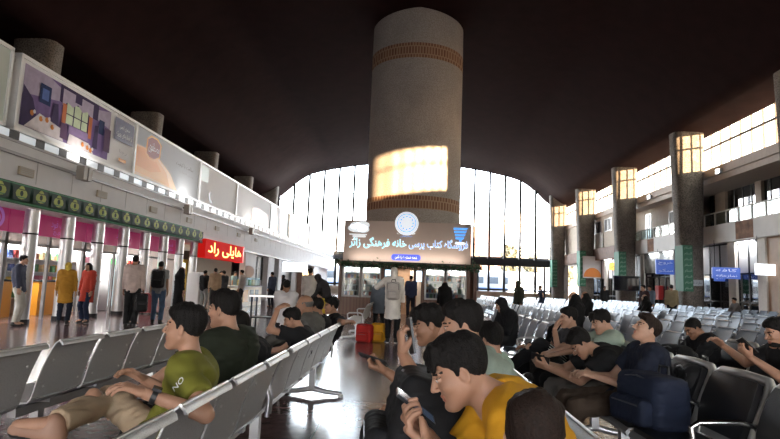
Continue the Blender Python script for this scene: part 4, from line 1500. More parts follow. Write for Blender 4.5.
ky = 24.0
kx0, kx1 = -3.05, 2.75
kio = empty('book_kiosk', (0, ky, 0), 'wooden book kiosk with glass display cases around the foot of the great column', 'kiosk')
def kb(mb, name, m, **kw):
    o = mb.build(name, m, kio, **kw)
    return o
k = MB().box((kx0, .0, 0), (-.72, .5, .78)).box((.55, .0, 0), (kx1, .5, .78)).box((kx0, .5, 0), (kx0 + .1, 6, 2.2)).box((kx1 - .1, .5, 0), (kx1, 6, 2.2)).box((kx0, 5.9, 0), (kx1, 6.0, 2.2))
kb(k, 'base_panel', M['wood'])
for x in (kx0 + .02, -1.22, -.74, .16, .50, 2.42, 2.70):
    kb(MB().box((x - .07, -.04, 0), (x + .07, .5, 2.2)), 'post', M['wood'])
kb(MB().box((kx0 - .15, -.15, 2.12), (kx1 + .15, 6, 2.32)), 'roof', M['wood'])
kb(MB().box((-1.2, .15, .9), (-.78, .20, 2.05)), 'side_panel', mat('kiosk_dark', (.05, .03, .025), .5))
for x0, x1 in ((kx0 + .1, -2.17), (-2.13, -1.29), (.57, 1.44), (1.48, 2.35)):
    f = MB()
    f.box((x0, -.03, .78), (x0 + .06, .46, 2.06)).box((x1 - .06, -.03, .78), (x1, .46, 2.06)).box((x0, -.03, 2.0), (x1, .46, 2.08)).box((x0, -.03, .75), (x1, .46, .82))
    fo = kb(f, 'display_case', M['white'])
    MB().box((x0 + .05, .44, .8), (x1 - .05, .46, 2.05)).build('back_board', mat('case_back', (.30, .36, .36), .6), fo)
    sh_ = MB()
    for i in range(4):
        sh_.box((x0 + .05, .06, 1.03 + .25 * i), (x1 - .05, .44, 1.045 + .25 * i))
    sh_.build('shelf', mat('glass_shelf', (.55, .62, .62), .2), fo)
    MB().box((x0 + .06, -.015, .82), (x1 - .06, -.01, 2.0)).build('glass_pane', M['glass'], fo)
    MB().box((x0 + .1, .2, 1.975), (x1 - .1, .3, 1.998)).build('lamp_strip', M['tube'], fo)
    lamp('case_light', 'AREA', 13, (1, .96, .9), ((x0 + x1) / 2, ky + .15, 1.96), direction=(0, .4, -1), size=.7, size_y=.2)
for x in (-1.0, .33):
    kb(MB().box((x - .12, -.06, 1.5), (x + .12, -.03, 1.95)), 'lit_notice', mat('lit_notice', (.6, .75, .9), .4, emit=1.2, ecol=(.6, .8, 1)))
# inside the doorway: back shelf
kb(MB().box((-.7, 2.0, 0), (.55, 2.1, 2.1)), 'inner_wall', mat('kiosk_inner', (.40, .24, .14), .6))
kb(MB().box((-.05, 1.6, .8), (.12, 2.0, 2.0)).box((.12, 1.6, 0), (.5, 2.0, 2.0)), 'inner_shelf', mat('kiosk_shelf', (.62, .50, .40), .6))
lamp('kiosk_light', 'AREA', 25, (1, .93, .82), (-.2, ky + 1.2, 2.08), direction=(0, 0, -1), size=.8, size_y=.8)
# garland of leaves under the sign
gm = MB()
rr = random.Random(3)
for i in range(1300):
    x = rr.uniform(kx0 - .2, kx1 + .2)
    z = 2.17 + rr.gauss(0, .095)
    y = -.22 + rr.gauss(0, .05)
    a, b_, s_ = rr.uniform(0, 6.28), rr.uniform(-1, 1), rr.uniform(.03, .07)
    d1 = A(math.cos(a), b_ * .6, math.sin(a)) * s_
    d2 = A(-math.sin(a) * .4, .3, math.cos(a) * .4) * s_
    q = A(x, y, z)
    gm.add([q - d1, q + d2, q + d1, q - d2], [(0, 1, 2, 3)], i % 2)
g_ = gm.build('garland', [mat('leaf_dark', (.03, .07, .035), .7), mat('leaf_mid', (.06, .12, .06), .7)], kio)
g_['kind'] = 'stuff'
# the sign
sg = MB().box((-2.92, -.30, 2.28), (2.47, -.22, 4.0)).build('sign_board', mat('sign_beige', (.47, .36, .30), .5, var=.04, vscale=1), kio)
lb = MB().box((-2.6, -.62, 2.22), (2.2, -.56, 2.27)).box((-2.0, -.6, 2.2), (-1.96, -.2, 2.23)).box((1.5, -.6, 2.2), (1.54, -.2, 2.23)).build('added_light_bar', M['dark'], kio)
lamp('sign_fill_light', 'AREA', 20, (1, .93, .86), (-.2, ky - .6, 2.30), direction=(0, .36, 1), size=4.8, size_y=.06)  # added fill that brightens the board; the bar is made up with it
p = Panel((-2.92, -.303, 2.28), (1, 0, 0), (0, 0, 1), 5.39, 1.72)
cy = mat('cyan_letter', (.25, .75, .85), .4, emit=.55, ecol=(.16, .78, .95))
bl = mat('blue_letter', (.10, .30, .75), .4, emit=.6, ecol=(.10, .40, 1.0))
wl = mat('white_letter', (.95, .97, 1), .4, emit=.5, ecol=(.9, .97, 1))
pb = mat('pill_blue', (.03, .05, .38), .4, emit=.6, ecol=(.05, .08, .8))
L1, L2 = 'فروشگاه کتاب پرسی', 'خانه فرهنگی زائر'
p.text(L1, .745, .455, .50, wl, maxw=2.50, bold=.03)
p.text(L1, .745, .455, .47, bl, maxw=2.46)
p.text(L2, .27, .455, .50, wl, maxw=2.44, bold=.03)
p.text(L2, .27, .455, .47, cy, maxw=2.40)
p.poly([(.40 + .02 * math.cos(a), .12 + .075 * math.sin(a)) for a in np.linspace(math.pi / 2, 1.5 * math.pi, 9)] + [(.59 + .02 * math.cos(a), .12 + .075 * math.sin(a)) for a in np.linspace(-math.pi / 2, math.pi / 2, 9)], pb)
p.text('شعبه شماره ۵ راه آهن', .495, .12, .15, wl, maxw=.92)
p.text('خانه کتاب', .49, .72, .16, wl, maxw=.78)
p.text('سازمان', .49, .645, .10, bl, maxw=.5)
p.build('lettering', sg)
em = MB()
ang = np.arange(36) * 2 * math.pi / 36
def disc3(mb, x, z, rx, rz, m, y=-.33, n=36):
    a = np.arange(n) * 2 * math.pi / n
    v = [(x + rx * math.cos(q), y, z + rz * math.sin(q)) for q in a] + [(x + rx * math.cos(q), y + .05, z + rz * math.sin(q)) for q in a]
    mb.add(v, [tuple(range(n))[::-1] if False else tuple(range(n))] + [(i, (i + 1) % n, n + (i + 1) % n, n + i) for i in range(n)], m)
disc3(em, -.27, 3.93, .50, .50, 0)
disc3(em, -.27, 3.95, .40, .40, 1, y=-.336)
disc3(em, -.27, 3.95, .37, .37, 0, y=-.342)
for i in range(12):
    a = i * math.pi / 6
    disc3(em, -.27 + .27 * math.cos(a), 3.95 + .27 * math.sin(a), .035, .035, 1, y=-.346, n=8)
em.build('emblem', [mat('white_emblem', (.9, .95, 1), .4, emit=.35, ecol=(.92, .97, 1)), bl], sg)
em = MB()
for x, z, rx, rz in ((-2.35, 3.66, .42, .17), (-2.15, 3.80, .30, .16), (-2.45, 3.78, .22, .14), (-2.1, 3.62, .24, .14)):
    disc3(em, x, z, rx, rz, 0, y=-.335)
em.box((-2.7, -.335, 3.38), (-1.95, -.31, 3.42), 0).box((-2.55, -.335, 3.28), (-2.0, -.31, 3.36), 0)
em.build('emblem', [mat('white_emblem', (.9, .95, 1), .4), bl], sg)
em = MB()
for i in range(4):
    x0, z0 = 1.72 + .03 * i, 3.82 - .135 * i
    w = .62 - .08 * i
    em.add([(x0, -.335, z0), (x0 + w, -.335, z0), (x0 + w - .07, -.335, z0 - .09), (x0 - .0, -.335, z0 - .09)], [(0, 3, 2, 1)], 1)
em.box((1.72, -.331, 3.18), (2.30, -.312, 3.86), 0) if False else None
disc3(em, 2.02, 3.30, .05, .10, 1, n=10)
disc3(em, 2.02, 3.16, .24, .06, 0, n=14)
em.build('emblem', [wl, bl], sg)

# books in the display cases
bk = [mat('book_%d' % i, q, .55) for i, q in enumerate([(.50, .46, .40), (.16, .06, .05), (.08, .16, .10), (.10, .12, .24), (.46, .30, .12), (.62, .60, .56), (.34, .10, .08), (.22, .30, .28), (.05, .05, .06)])]
bm_ = {}
for ci, (x0, x1, nm) in enumerate(((kx0 + .16, -2.23, 'first'), (-2.07, -1.35, 'second'), (.63, 1.38, 'third'), (1.54, 2.29, 'fourth'))):
    for z in (.825, 1.05, 1.30, 1.55, 1.80):
        x = x0 + .03
        while x < x1 - .08:
            w, h_ = random.choice([.07, .09, .11, .13]), random.choice([.13, .16, .19])
            h_ = min(h_, .16) if z > 1.7 else h_
            if z < .9: h_ = .17
            q = random.randrange(len(bk))
            key = (w, h_, q)
            if key not in bm_:
                bm_[key] = MB().box((0, 0, 0), (w, .025, h_)).build('book', bk[q])
                o = bm_[key]
            else:
                o = bm_[key].copy()
                COL.objects.link(o)
            o.location = (x, ky + .13, z)
            o.rotation_euler = (math.radians(-8), 0, 0)
            tag(o, 'book shown face on in the %s glass case from the left of the kiosk' % nm, 'book', 'books in the %s kiosk case' % nm)
            x += w + random.uniform(.015, .06)
for z in (.95, 1.25, 1.55, 1.85):
    pass
# tall red-brown structures seen through the end window beside the kiosk
# ------------------------------------------------------------------ outside beyond the end window
train = mat('train_silver', (.42, .45, .50), .4, var=.05)
for i, (x0, x1) in enumerate(((-16, 3), (4, 23))):
    t = empty('railway_carriage', ((x0 + x1) / 2, 86, 0), '%s silver blue railway carriage beyond the end window' % ['left', 'right'][i], 'carriage')
    hw = (x1 - x0) / 2
    bevel(MB().box((-hw, -1.4, .6), (hw, 1.4, 4.0)).build('body', train, t), .25)
    k = MB()
    for q in range(8):
        k.box((-hw + 1 + 2.2 * q, -1.43, 2.1), (-hw + 2.4 + 2.2 * q, -1.38, 3.1))
    k.build('window', mat('carriage_window', (.10, .12, .15), .2), t)
    k = MB()
    for q in (-hw + 2.5, hw - 2.5):
        k.box((q - 1.3, -1.1, .05), (q + 1.3, 1.1, .7))
        for w_ in (-.9, .9):
            k.cyl((q + w_, -1.0, .22), (q + w_, 1.0, .22), .46, 16)
    k.build('bogie', M['dark'], t)
    MB().box((-hw, -1.44, 1.2), (hw, -1.41, 1.5)).build('stripe', mat('carriage_blue', (.10, .18, .40), .4), t)
wb = mat('warm_facade', (.10, .042, .025), .8, var=.15, vscale=.4)
for lab, x, y, w, d, h_ in (('brick red building with a stepped top beyond the end window', 14, 118, 9, 10, 14.5), ('low tan building far beyond the end window', 40, 150, 40, 12, 13),
                            ('pale building far beyond the end window left part', -50, 160, 30, 12, 11)):
    t = empty('building', (x, y, -.25), lab, 'building')
    MB().box((-w / 2, 0, 0), (w / 2, d, h_)).box((-w / 3, -1.2, 0), (w / 3, 0, h_ * .8)).build('wall', wb if 'brick' in lab else mat('tan_facade', (.40, .33, .26), .8), t)
    k = MB()
    for zz in np.arange(2, h_ - 2, 3.2):
        for xx in np.arange(-w / 2 + 1, w / 2 - 1.5, 3):
            k.box((xx, -.05, zz), (xx + 1.4, .0, zz + 1.6))
    k.build('window', mat('carriage_window', (.10, .12, .15), .2), t)
for i, x in enumerate((6.5, 11, 17.5, 22, -12)):
    t = empty('catenary_mast', (x, 92, -.25), 'thin railway mast beyond the end window, %s from the left' % ORD[(1, 2, 3, 4, 0)[i]], 'mast', 'masts beyond the window')
    MB().cyl((0, 0, 0), (0, 0, 9.5), .12, 8).build('pole', M['dark'], t)
    MB().cyl((0, 0, 8.5), (-2.4, 0, 8.9), .05, 6).build('arm', M['dark'], t)
def tree(label, x, y, h_, w):
    t = empty('tree', (x, y, -.25), label, 'tree')
    MB().cyl((0, 0, 0), (0, 0, h_ * .6), .18, 8).build('trunk', M['brown'], t)
    k = MB()
    for i in range(500):
        v = A(*[rr.gauss(0, 1) for _ in range(3)])
        v = unit(v) * rr.uniform(.5, 1) * A(w, w, h_ * .42)
        q = A(0, 0, h_ * .62) + v
        a = A(*[rr.gauss(0, .35) for _ in range(3)])
        b_ = A(*[rr.gauss(0, .35) for _ in range(3)])
        k.add([q - a, q + b_, q + a, q - b_], [(0, 1, 2, 3)])
    k.build('crown', mat('tree_leaf', (.07, .06, .03), .8), t)
tree('broad tree beyond the end window left of the brick building', 22.5, 130, 12, 2.2)
tree('smaller tree beyond the end window right of the brick building', 28, 132, 10, 2.0)
tree('tall tree beyond the end window near its right end', 36, 134, 11, 2.6)
# ------------------------------------------------------------------ waiting benches
perf = pattern_mat('perforated_steel', 'voronoi', (.46, .455, .455), (.28, .28, .28), 150, rough=.42, metal=.35, p0=.15, p1=.35)
perf_l = pattern_mat('pale_perforated_steel', 'voronoi', (.125, .155, .20), (.07, .085, .11), 120, rough=.42, metal=.32, p0=.15, p1=.35)
rim = mat('edge_glint_bolt_steel', (.66, .66, .66), .28, metal=.9)
beam_m = mat('steel_beam', (.36, .36, .37), .35, metal=.7)
leather = mat('black_leather', (.014, .014, .016), .42, bump=.15, bscale=120)
PITCH = .60
def ribbon(mb, prof, hw, t, m=0, nw=6, sag=.0):
    P = [A(*q) for q in prof]
    nrm = []
    for i in range(len(P)):
        d = unit(P[min(i + 1, len(P) - 1)] - P[max(i - 1, 0)])
        nrm.append(A(-d[1], d[0]))
    top, bot = [], []
    for i, q in enumerate(P):
        w = hw[i] if hasattr(hw, '__len__') else hw
        r1, r2 = [], []
        for j in range(nw + 1):
            u = -1 + 2 * j / nw
            s = sag * (1 - u * u)
            a = q + nrm[i] * (t / 2 - s)
            b = q + nrm[i] * (-t / 2 - s)
            r1.append((a[0], u * w, a[1]))
            r2.append((b[0], u * w, b[1]))
        top.append(r1)
        bot.append(r2)
    k = MB()
    k.grid(top)
    n1 = k.n
    k.grid([r[::-1] for r in bot])
    N, W = len(P), nw + 1
    ti = lambda i, j: i * W + j
    bi = lambda i, j: n1 + i * W + (W - 1 - j)
    for i in range(N - 1):
        k.f += [(ti(i, 0), ti(i + 1, 0), bi(i + 1, 0), bi(i, 0)), (ti(i, nw), bi(i, nw), bi(i + 1, nw), ti(i + 1, nw))]
    for j in range(nw):
        k.f += [(ti(0, j), bi(0, j), bi(0, j + 1), ti(0, j + 1)), (ti(N - 1, j), ti(N - 1, j + 1), bi(N - 1, j + 1), bi(N - 1, j))]
    mb.add(np.concatenate(k.v), k.f, m)
# x = 0 is the top edge of the backrest, the sitter looks towards -x
pan = [(-.565, .385), (-.575, .41), (-.555, .432), (-.50, .436), (-.40, .426), (-.30, .416), (-.22, .412), (-.165, .418), (-.14, .445)]
back = [(-.138, .45), (-.125, .50), (-.105, .58), (-.08, .66), (-.052, .73), (-.028, .785), (-.008, .822), (.010, .836), (.028, .826), (.034, .808)]
bw_ = [.275, .275, .275, .275, .274, .272, .268, .262, .262, .26]
def seat_pan_mb(w=.275):
    k = MB()
    ribbon(k, pan, w, .012, 0, sag=.010)
    return k
def back_mb(detail=True, ws=1.0):
    k = MB()
    ribbon(k, back, [q * ws for q in bw_], .012, 0, sag=.006)
    if detail:
        k.tube([(.012, -.262 * ws, .838), (.012, 0, .838), (.012, .262 * ws, .838)], .0075, 8, 1)  # lighter tube stands in for the light the curled top edge catches
        for sg in (-1, 1):
            k.tube([(x, sg * w * ws, z) for (x, z), w in zip(back[:8], bw_)], .006, 6, 0)
            for z, x in ((.52, -.112), (.70, -.055)):
                k.ball((x, sg * .20, z), (.008, .010, .010), 1, 8, 4)
    return k
_bm = {}
def part(name, key, fn, mats, parent, loc=(0, 0, 0), smooth=50):
    if key in _bm:
        o = bpy.data.objects.new(name, _bm[key])
        COL.objects.link(o)
        o.parent = parent
    else:
        o = fn().build(name, mats, parent, smooth=smooth)
        _bm[key] = o.data
    o.location = loc
    return o
def foot_mb():
    k = MB()
    k.tube([(-.36, 0, .03), (-.33, 0, .04), (-.18, 0, .05), (.0, 0, .085), (.16, 0, .05), (.30, 0, .04), (.34, 0, .03)], [.022, .026, .030, .032, .030, .026, .022], 10)
    k.cyl((-.35, 0, 0), (-.35, 0, .03), .03, 12).cyl((.33, 0, 0), (.33, 0, .03), .03, 12)
    return k
def arm_mb():
    return MB().tube([(-.10, 0, .40), (-.09, 0, .52), (-.12, 0, .615), (-.20, 0, .635), (-.42, 0, .625), (-.46, 0, .60), (-.45, 0, .50), (-.42, 0, .40)], .016, 8)
def bench(label, x, y0, n, group, style='steel', rz=0.0, arms='ends', detail=True):
    """a beam bench of n seats running away from y0; every seat looks to -x"""
    t = empty('seat_bench', (x, y0, 0), label, 'bench', group, rz)
    W = n * PITCH
    pm = [perf, rim] if style != 'pale' else [perf_l, rim]
    bmx = part('beam', ('beam', n), lambda: MB().box((-.30, .03, .315), (-.235, W - .03, .375)), beam_m, t)
    for i in range(n):
        y = (i + .5) * PITCH
        so = part('seat', ('pan', style == 'pale'), lambda: seat_pan_mb(.235 if style == 'pale' else .275), pm, t, (0, y, 0))
        bo = part('backrest', ('back', style == 'pale', detail), lambda: back_mb(detail, .84 if style == 'pale' else 1), pm, t, (0, y, 0))
        part('bracket', 'bracket', lambda: MB().box((-.42, -.03, .375), (-.16, .03, .41)), beam_m, so)
        if style == 'padded':
            def pad_mb():
                k = MB()
                ribbon(k, [(a - .030, b + .008) for a, b in back[1:7]], [.225, .245, .25, .25, .245, .225], .035, 0, sag=-.006)
                return k
            def pad2():
                k = MB()
                ribbon(k, [(a, b + .018) for a, b in pan[2:8]], .25, .03, 0, sag=-.005)
                return k
            part('back_pad', 'bpad', pad_mb, leather, bo)
            part('seat_pad', 'spad', pad2, leather, so)
            part('frame_tube', 'ftube', lambda: MB().tube([(-.148, -.28, .42), (-.115, -.285, .58), (-.05, -.285, .73), (-.012, -.27, .815), (.004, -.235, .845), (.008, 0, .852), (.004, .235, .845), (-.012, .27, .815), (-.05, .285, .73), (-.105, .285, .58), (-.138, .28, .42)], .026, 10), mat('padded_frame_tube', (.50, .49, .48), .3, metal=.55), bo)
    for y in ((.5 * PITCH, W - .5 * PITCH) if n > 1 else (W / 2,)):
        lg = part('leg', 'leg', lambda: MB().box((-.30, -.035, .08), (-.235, .035, .32)), beam_m, t, (0, y, 0))
        part('foot', 'foot', foot_mb, M['alu'], lg, (-.26, 0, 0))
    ar = {'ends': (0.0, W), 'all': [i * PITCH for i in range(n + 1)], 'none': ()}[arms]
    for y in ar:
        part('armrest', ('arm', style), arm_mb, M['chrome'] if style == 'padded' else M['alu'], t, (0, y, 0))
    return t

# foreground rows
bench('near grey perforated bench under the boy in the olive tee', -.83, 1.42, 4, None)
bench('grey perforated bench under the boy with a hand on his head', -.84, 3.92, 5, None)
bench('empty grey bench seen from behind at the lower left picture edge', -2.36, 1.25, 4, None, arms='none')
bench('empty grey bench behind the olive tee boy in the second row from the left', -2.40, 3.78, 4, None, arms='none')
bench('grey bench under the youth in the yellow tee', .60, .55, 5, None)
bench('bench under the boy in the green tee seen from behind', .62, 3.65, 3, None)
bench('black padded bench with chrome frames holding the navy bag', 2.0, 2.60, 4, None, style='padded', arms='all')
bench('black padded bench under the youth in the navy tee', 1.98, 5.06, 4, None, style='padded')
bench('grey bench by the kiosk with the red and yellow bags at its feet', -1.0, 13.2, 4, None)
# rows of benches filling the right half of the hall
rows = [(2.0, 8.2, 2), (2.1, 15.5, 2), (3.42, 3.9, 2), (3.42, 9.4, 8), (4.95, 7.0, 10), (6.5, 8.4, 10), (8.1, 10.2, 9), (9.7, 12.4, 9), (11.3, 14.6, 8), (12.9, 17.0, 8), (14.5, 19.6, 7)]
rn = ['second', 'second', 'third', 'third', 'fourth', 'fifth', 'sixth', 'seventh', 'eighth', 'ninth', 'tenth']
cnt_ = {}
for (x, y, n), r_ in zip(rows, rn):
    for i in range(n):
        pad = r_ == 'third' and y < 6
        k = cnt_[r_] = cnt_.get(r_, 0) + 1
        ns = 4 if (pad or n == 2) else 5
        lab = '%s %s-seat bench, %s from the camera in the %s row past the aisle' % ('black padded' if pad else 'pale', 'four' if ns == 4 else 'five', ORD[k - 1], r_)
        bench(lab, x, y, ns, 'benches of the right half of the hall', style='padded' if pad else 'pale', detail=y < 16, arms='ends' if y < 14 else 'none')
        y += ns * PITCH + .32
# ------------------------------------------------------------------ people in the foreground (all points in place coordinates)
W_ = dict(sit=True, world=True, h=.010, hh=.0042)
BK = (.016, .016, .018)
NV = (.020, .026, .050)
JEAN = (.045, .06, .10)
olive = (.155, .150, .022)
# left bench: sitters look towards -x
o_ = person('boy in an olive green tee, legs crossed, arm resting on the near bench', -1.08, 2.58, 180, head=(-1.04, 2.60, 1.085), hrot=(180, 2, 0), pelvis=(-1.13, 2.62, .525), **W_,
       hand_l=(-1.02, 2.21, .845), hint_l=(1.0, .2, -.45), hand_r=(-1.29, 2.76, .80), hint_r=(1, .5, -.3), pal_l=(0, .1, -1), pal_r=(0, -.5, -.8), pose_l='relax', pose_r='relax',
       foot_l=(-1.78, 2.45, .085), foot_r=(-1.50, 2.42, .66), kn_r=(-.5, 1, .3), toe_r=(-.75, -.45, .25), tall=1.66, girth=.95, hair='short', top=('tee', olive), bottom=('trousers', (.40, .29, .19)), shoes=(.33, .18, .12), skin='mid', watch='l', seed=1, bulge=.05, shtw=12)
# number-like lettering on the sleeve is printed on the cloth of the tee
def sleeve_print(info, q, txt, size, m, name='print', lift=.066, f=.42, side=None):
    a, b = info['sh'][q], info['elb'][q]
    d = unit(b - a)
    out = unit(A(*side) - d * (A(*side) @ d))
    up = np.cross(out, d)
    c = a + d * np.linalg.norm(b - a) * f + out * lift
    v, f_ = text_shape(txt, 0.0, .01)
    s = size / max(v[:, 1].max() - v[:, 1].min(), 1e-5)
    return c, out, v * s, f_
def flat_print(info, c, u, w, txt, size, m, name='chest_print'):
    v, f_ = text_shape(txt, 0.0, .015)
    s = size / max(v[:, 1].max() - v[:, 1].min(), 1e-5)
    u, w = unit(np.asarray(u, float)), unit(np.asarray(w, float))
    n = np.cross(u, w)
    P = np.asarray(c, float) + np.outer(v[:, 0] * s, u) + np.outer(v[:, 1] * s, w)
    # drape onto the sleeve: bend round its axis
    return MB().add(P, f_).build(name, m, info['root'])
LW = mat('white_tee_print', (.75, .75, .72), .7)
c_, out_, v_, f_ = sleeve_print(o_, 'l', 'NO', .030, LW, side=(.25, 1, .15), lift=.070, f=.40)
dl = unit(o_['elb']['l'] - o_['sh']['l'])
uu = unit(np.cross(dl, out_)) * -1
uu = uu if uu[0] < 0 else -uu
ww = np.cross(out_, uu)
MB().add(c_ + np.outer(v_[:, 0], uu) + np.outer(v_[:, 1], ww), f_).build('sleeve_print', LW, o_['root'])

person('man in a dark green tee beyond the olive tee boy, seen from behind', -1.12, 3.32, 165, head=(-1.10, 3.32, 1.135), hrot=(165, -4, 0), pelvis=(-1.14, 3.28, .53), **W_,
       hand_l=(-1.55, 3.10, .62), hand_r=(-1.55, 3.45, .62), tall=1.74, girth=1.02, hair='short', top=('tee', (.022, .027, .017)), bottom=('trousers', BK), skin='mid', seed=2)
person('boy in a black tee looking down beside the dark green tee man', -1.14, 3.98, 180, head=(-1.20, 3.95, .985), hrot=(185, -22, 0), pelvis=(-1.12, 4.02, .52), **W_,
       hand_l=(-1.50, 3.85, .60), hand_r=(-1.48, 4.1, .60), tall=1.56, girth=.9, hair='short', top=('tee', BK), bottom=('trousers', NV), skin='mid', seed=3)
person('boy in a black tee resting his raised hand on his forehead', -1.10, 5.25, 180, head=(-1.10, 5.30, .965), hrot=(178, -24, 0), pelvis=(-1.10, 5.34, .52), **W_,
       hand_l=(-1.21, 5.17, 1.055), hint_l=(-.9, -.9, -.6), pal_l=(.4, .5, -.7), hdir_l=(.35, .75, .35), hand_r=(-1.45, 5.45, .60), tall=1.58, girth=.9, hair='short', top=('tee', BK), bottom=('trousers', (.10, .09, .085)), skin='mid', seed=4)
person('bald man in a grey shirt on the left bench', -1.16, 6.02, 180, head=(-1.13, 6.02, 1.075), hrot=(182, -8, 0), pelvis=(-1.12, 6.0, .53), **W_,
       hand_l=(-1.55, 5.9, .62), hand_r=(-1.52, 6.2, .62), tall=1.72, girth=1.08, hair='bald', hairc='grey', top=('shirt', (.12, .115, .105)), bottom=('trousers', (.05, .045, .045)), skin='tan', seed=5)
person('boy in black next to the bald man, only his hair and back showing', -1.13, 6.55, 180, head=(-1.10, 6.58, 1.03), hrot=(176, -8, 0), pelvis=(-1.10, 6.55, .52), **W_,
       hand_l=(-1.5, 6.45, .60), hand_r=(-1.5, 6.7, .60), tall=1.62, girth=.9, hair='short', top=('tee', BK), bottom=('trousers', BK), skin='tan', seed=6)
person('curly haired boy in black at the left bench end, arm hung over it', -1.08, 7.12, 190, head=(-.99, 7.08, 1.025), hrot=(200, -4, 0), pelvis=(-1.08, 7.12, .52), **W_,
       hand_l=(-.74, 6.95, .84), hint_l=(.3, -1, .0), pal_l=(0, 0, -1), hand_r=(-1.42, 7.3, .62), tall=1.64, girth=.95, hair='curly', top=('tee', BK), bottom=('trousers', BK), skin='mid', seed=7)
# right bench of the aisle: also facing -x, lost in their telephones
ye = person('youth in a yellow tee bending over his phone', .30, 1.86, 180, head=(.165, 1.83, 1.055), hrot=(180, -26, 0), pelvis=(.45, 1.90, .53), **W_,
       hand_l=(.075, 1.69, .835), hand_r=(.065, 1.80, .845), hint_l=(.3, -.4, -.8), hint_r=(.3, .7, -.8), pose_l='hold', pose_r='hold', pal_l=(.6, .1, .8), pal_r=(.6, -.05, .8), hdir_l=(-.8, .12, .6), hdir_r=(-.8, -.1, .6),
       tall=1.74, girth=.98, hair='fringe', top=('tee', (.62, .30, .018)), bottom=('trousers', (.02, .02, .024)), skin='mid', seed=9, nk=(-.015, 0, .04), bulge=.09)
smartphone('black phone held by the youth in the yellow tee', ye, 'r', off=(.075, .035, -.038))
ph = person('boy in a pale green tee holding his phone up at face height', .36, 2.52, 180, head=(.235, 2.58, 1.145), hrot=(182, -10, 0), pelvis=(.34, 2.56, .53), **W_,
       hand_l=(-.025, 2.42, 1.015), hint_l=(.2, -.8, -.9), pose_l='hold', pal_l=(.9, .25, .2), hdir_l=(-.15, .1, .95), hand_r=(-.02, 2.66, .66), pose_r='relax',
       tall=1.74, girth=.98, hair='short', top=('tee', (.30, .36, .30)), bottom=('trousers', (.10, .10, .10)), skin='mid', seed=10)
smartphone('phone held upright by the boy in the pale green tee', ph, 'l', off=(.07, -.03, -.036))
fc = person('boy leaning forward beyond the pale green tee, phone low in his hand', .22, 3.18, 180, head=(.105, 3.20, 1.105), hrot=(188, -18, 0), pelvis=(.36, 3.22, .53), **W_,
       hand_l=(-.115, 2.98, .855), hint_l=(.3, -.6, -.8), pose_l='hold', pal_l=(.3, .3, .9), hdir_l=(-.8, .2, .2), hand_r=(-.05, 3.35, .62), tall=1.70, girth=.95, hair='fringe', top=('tee', BK), bottom=('trousers', BK), skin='tan', seed=11)
smartphone('phone held low by the boy leaning forward', fc, 'l', off=(.085, -.02, -.036))
person('boy in a mint green tee with his back of the head towards us', .46, 3.30, 150, head=(.475, 3.36, 1.02), hrot=(140, -6, 0), pelvis=(.40, 3.74, .52), **W_,
       hand_l=(.0, 3.75, .6), hand_r=(.1, 3.95, .6), tall=1.58, girth=.88, hair='short', top=('tee', (.32, .42, .34)), bottom=('trousers', BK), skin='mid', seed=12) if False else None
person('boy in a mint green tee with the back of his head towards us', .42, 3.42, 165, head=(.475, 3.42, 1.015), hrot=(140, -8, 0), pelvis=(.40, 3.80, .52) if False else (.38, 3.62, .52), **W_,
       hand_l=(-.02, 3.5, .6), hand_r=(.0, 3.8, .6), tall=1.58, girth=.88, hair='short', top=('tee', (.32, .42, .34)), bottom=('trousers', BK), skin='mid', seed=12)
person('dark brown haired head and shoulders at the bottom picture edge', .30, 1.22, 185, head=(.285, 1.30, .985), hrot=(78, -18, 0), pelvis=(.34, 1.18, .50), **W_,
       hand_l=(-.05, 1.05, .58), hand_r=(-.05, 1.3, .58), tall=1.60, girth=.92, hair='short', hairc='brown', top=('tee', BK), bottom=('trousers', BK), skin='light', seed=13)

# third row, beyond: facing -x
nv = person('youth in a navy tee leaning back and gazing upwards', 1.72, 4.32, 180, head=(1.765, 4.30, 1.065), hrot=(178, 20, 0), pelvis=(1.62, 4.34, .53), **W_,
       hand_l=(1.36, 4.22, .70), hand_r=(1.34, 4.42, .69), hint_l=(.4, -.5, -.9), hint_r=(.4, .5, -.9), pal_l=(.2, .3, -.9), pal_r=(.2, -.3, -.9), foot_l=(1.10, 4.2, .085), foot_r=(1.12, 4.5, .085),
       tall=1.70, girth=1.0, hair='quiff', hairc='brown', top=('tee', (.016, .020, .036)), bottom=('trousers', (.075, .05, .035)), skin='light', seed=14)
bd = person('youth in a black tee bent forward over his forearms', 1.52, 4.78, 180, head=(1.405, 4.72, .905), hrot=(180, -48, 0), pelvis=(1.68, 4.86, .53), **W_,
       hand_l=(1.10, 4.60, .70), hand_r=(1.12, 4.88, .70), hint_l=(.3, -.6, -.7), hint_r=(.3, .7, -.6), pose_l='hold', pose_r='hold', pal_l=(.4, .5, .5), pal_r=(.4, -.5, .5), foot_l=(1.08, 4.65, .085), foot_r=(1.10, 5.0, .085),
       tall=1.78, girth=1.05, hair='short', top=('tee', (.013, .013, .014)), bottom=('trousers', (.17, .155, .14)), skin='mid', seed=15, bulge=.11)
smartphone('phone in the hands of the bent youth in black', bd, 'l', off=(.07, -.03, -.036))
person('boy in a pale mint tee looking down behind the bent youth', 1.74, 5.46, 180, head=(1.80, 5.42, 1.05), hrot=(180, -24, 0), pelvis=(1.68, 5.44, .53), **W_,
       hand_l=(1.35, 5.36, .72), hand_r=(1.35, 5.55, .72), tall=1.70, girth=.95, hair='fringe', top=('tee', (.36, .44, .36)), bottom=('trousers', BK), skin='light', seed=16)
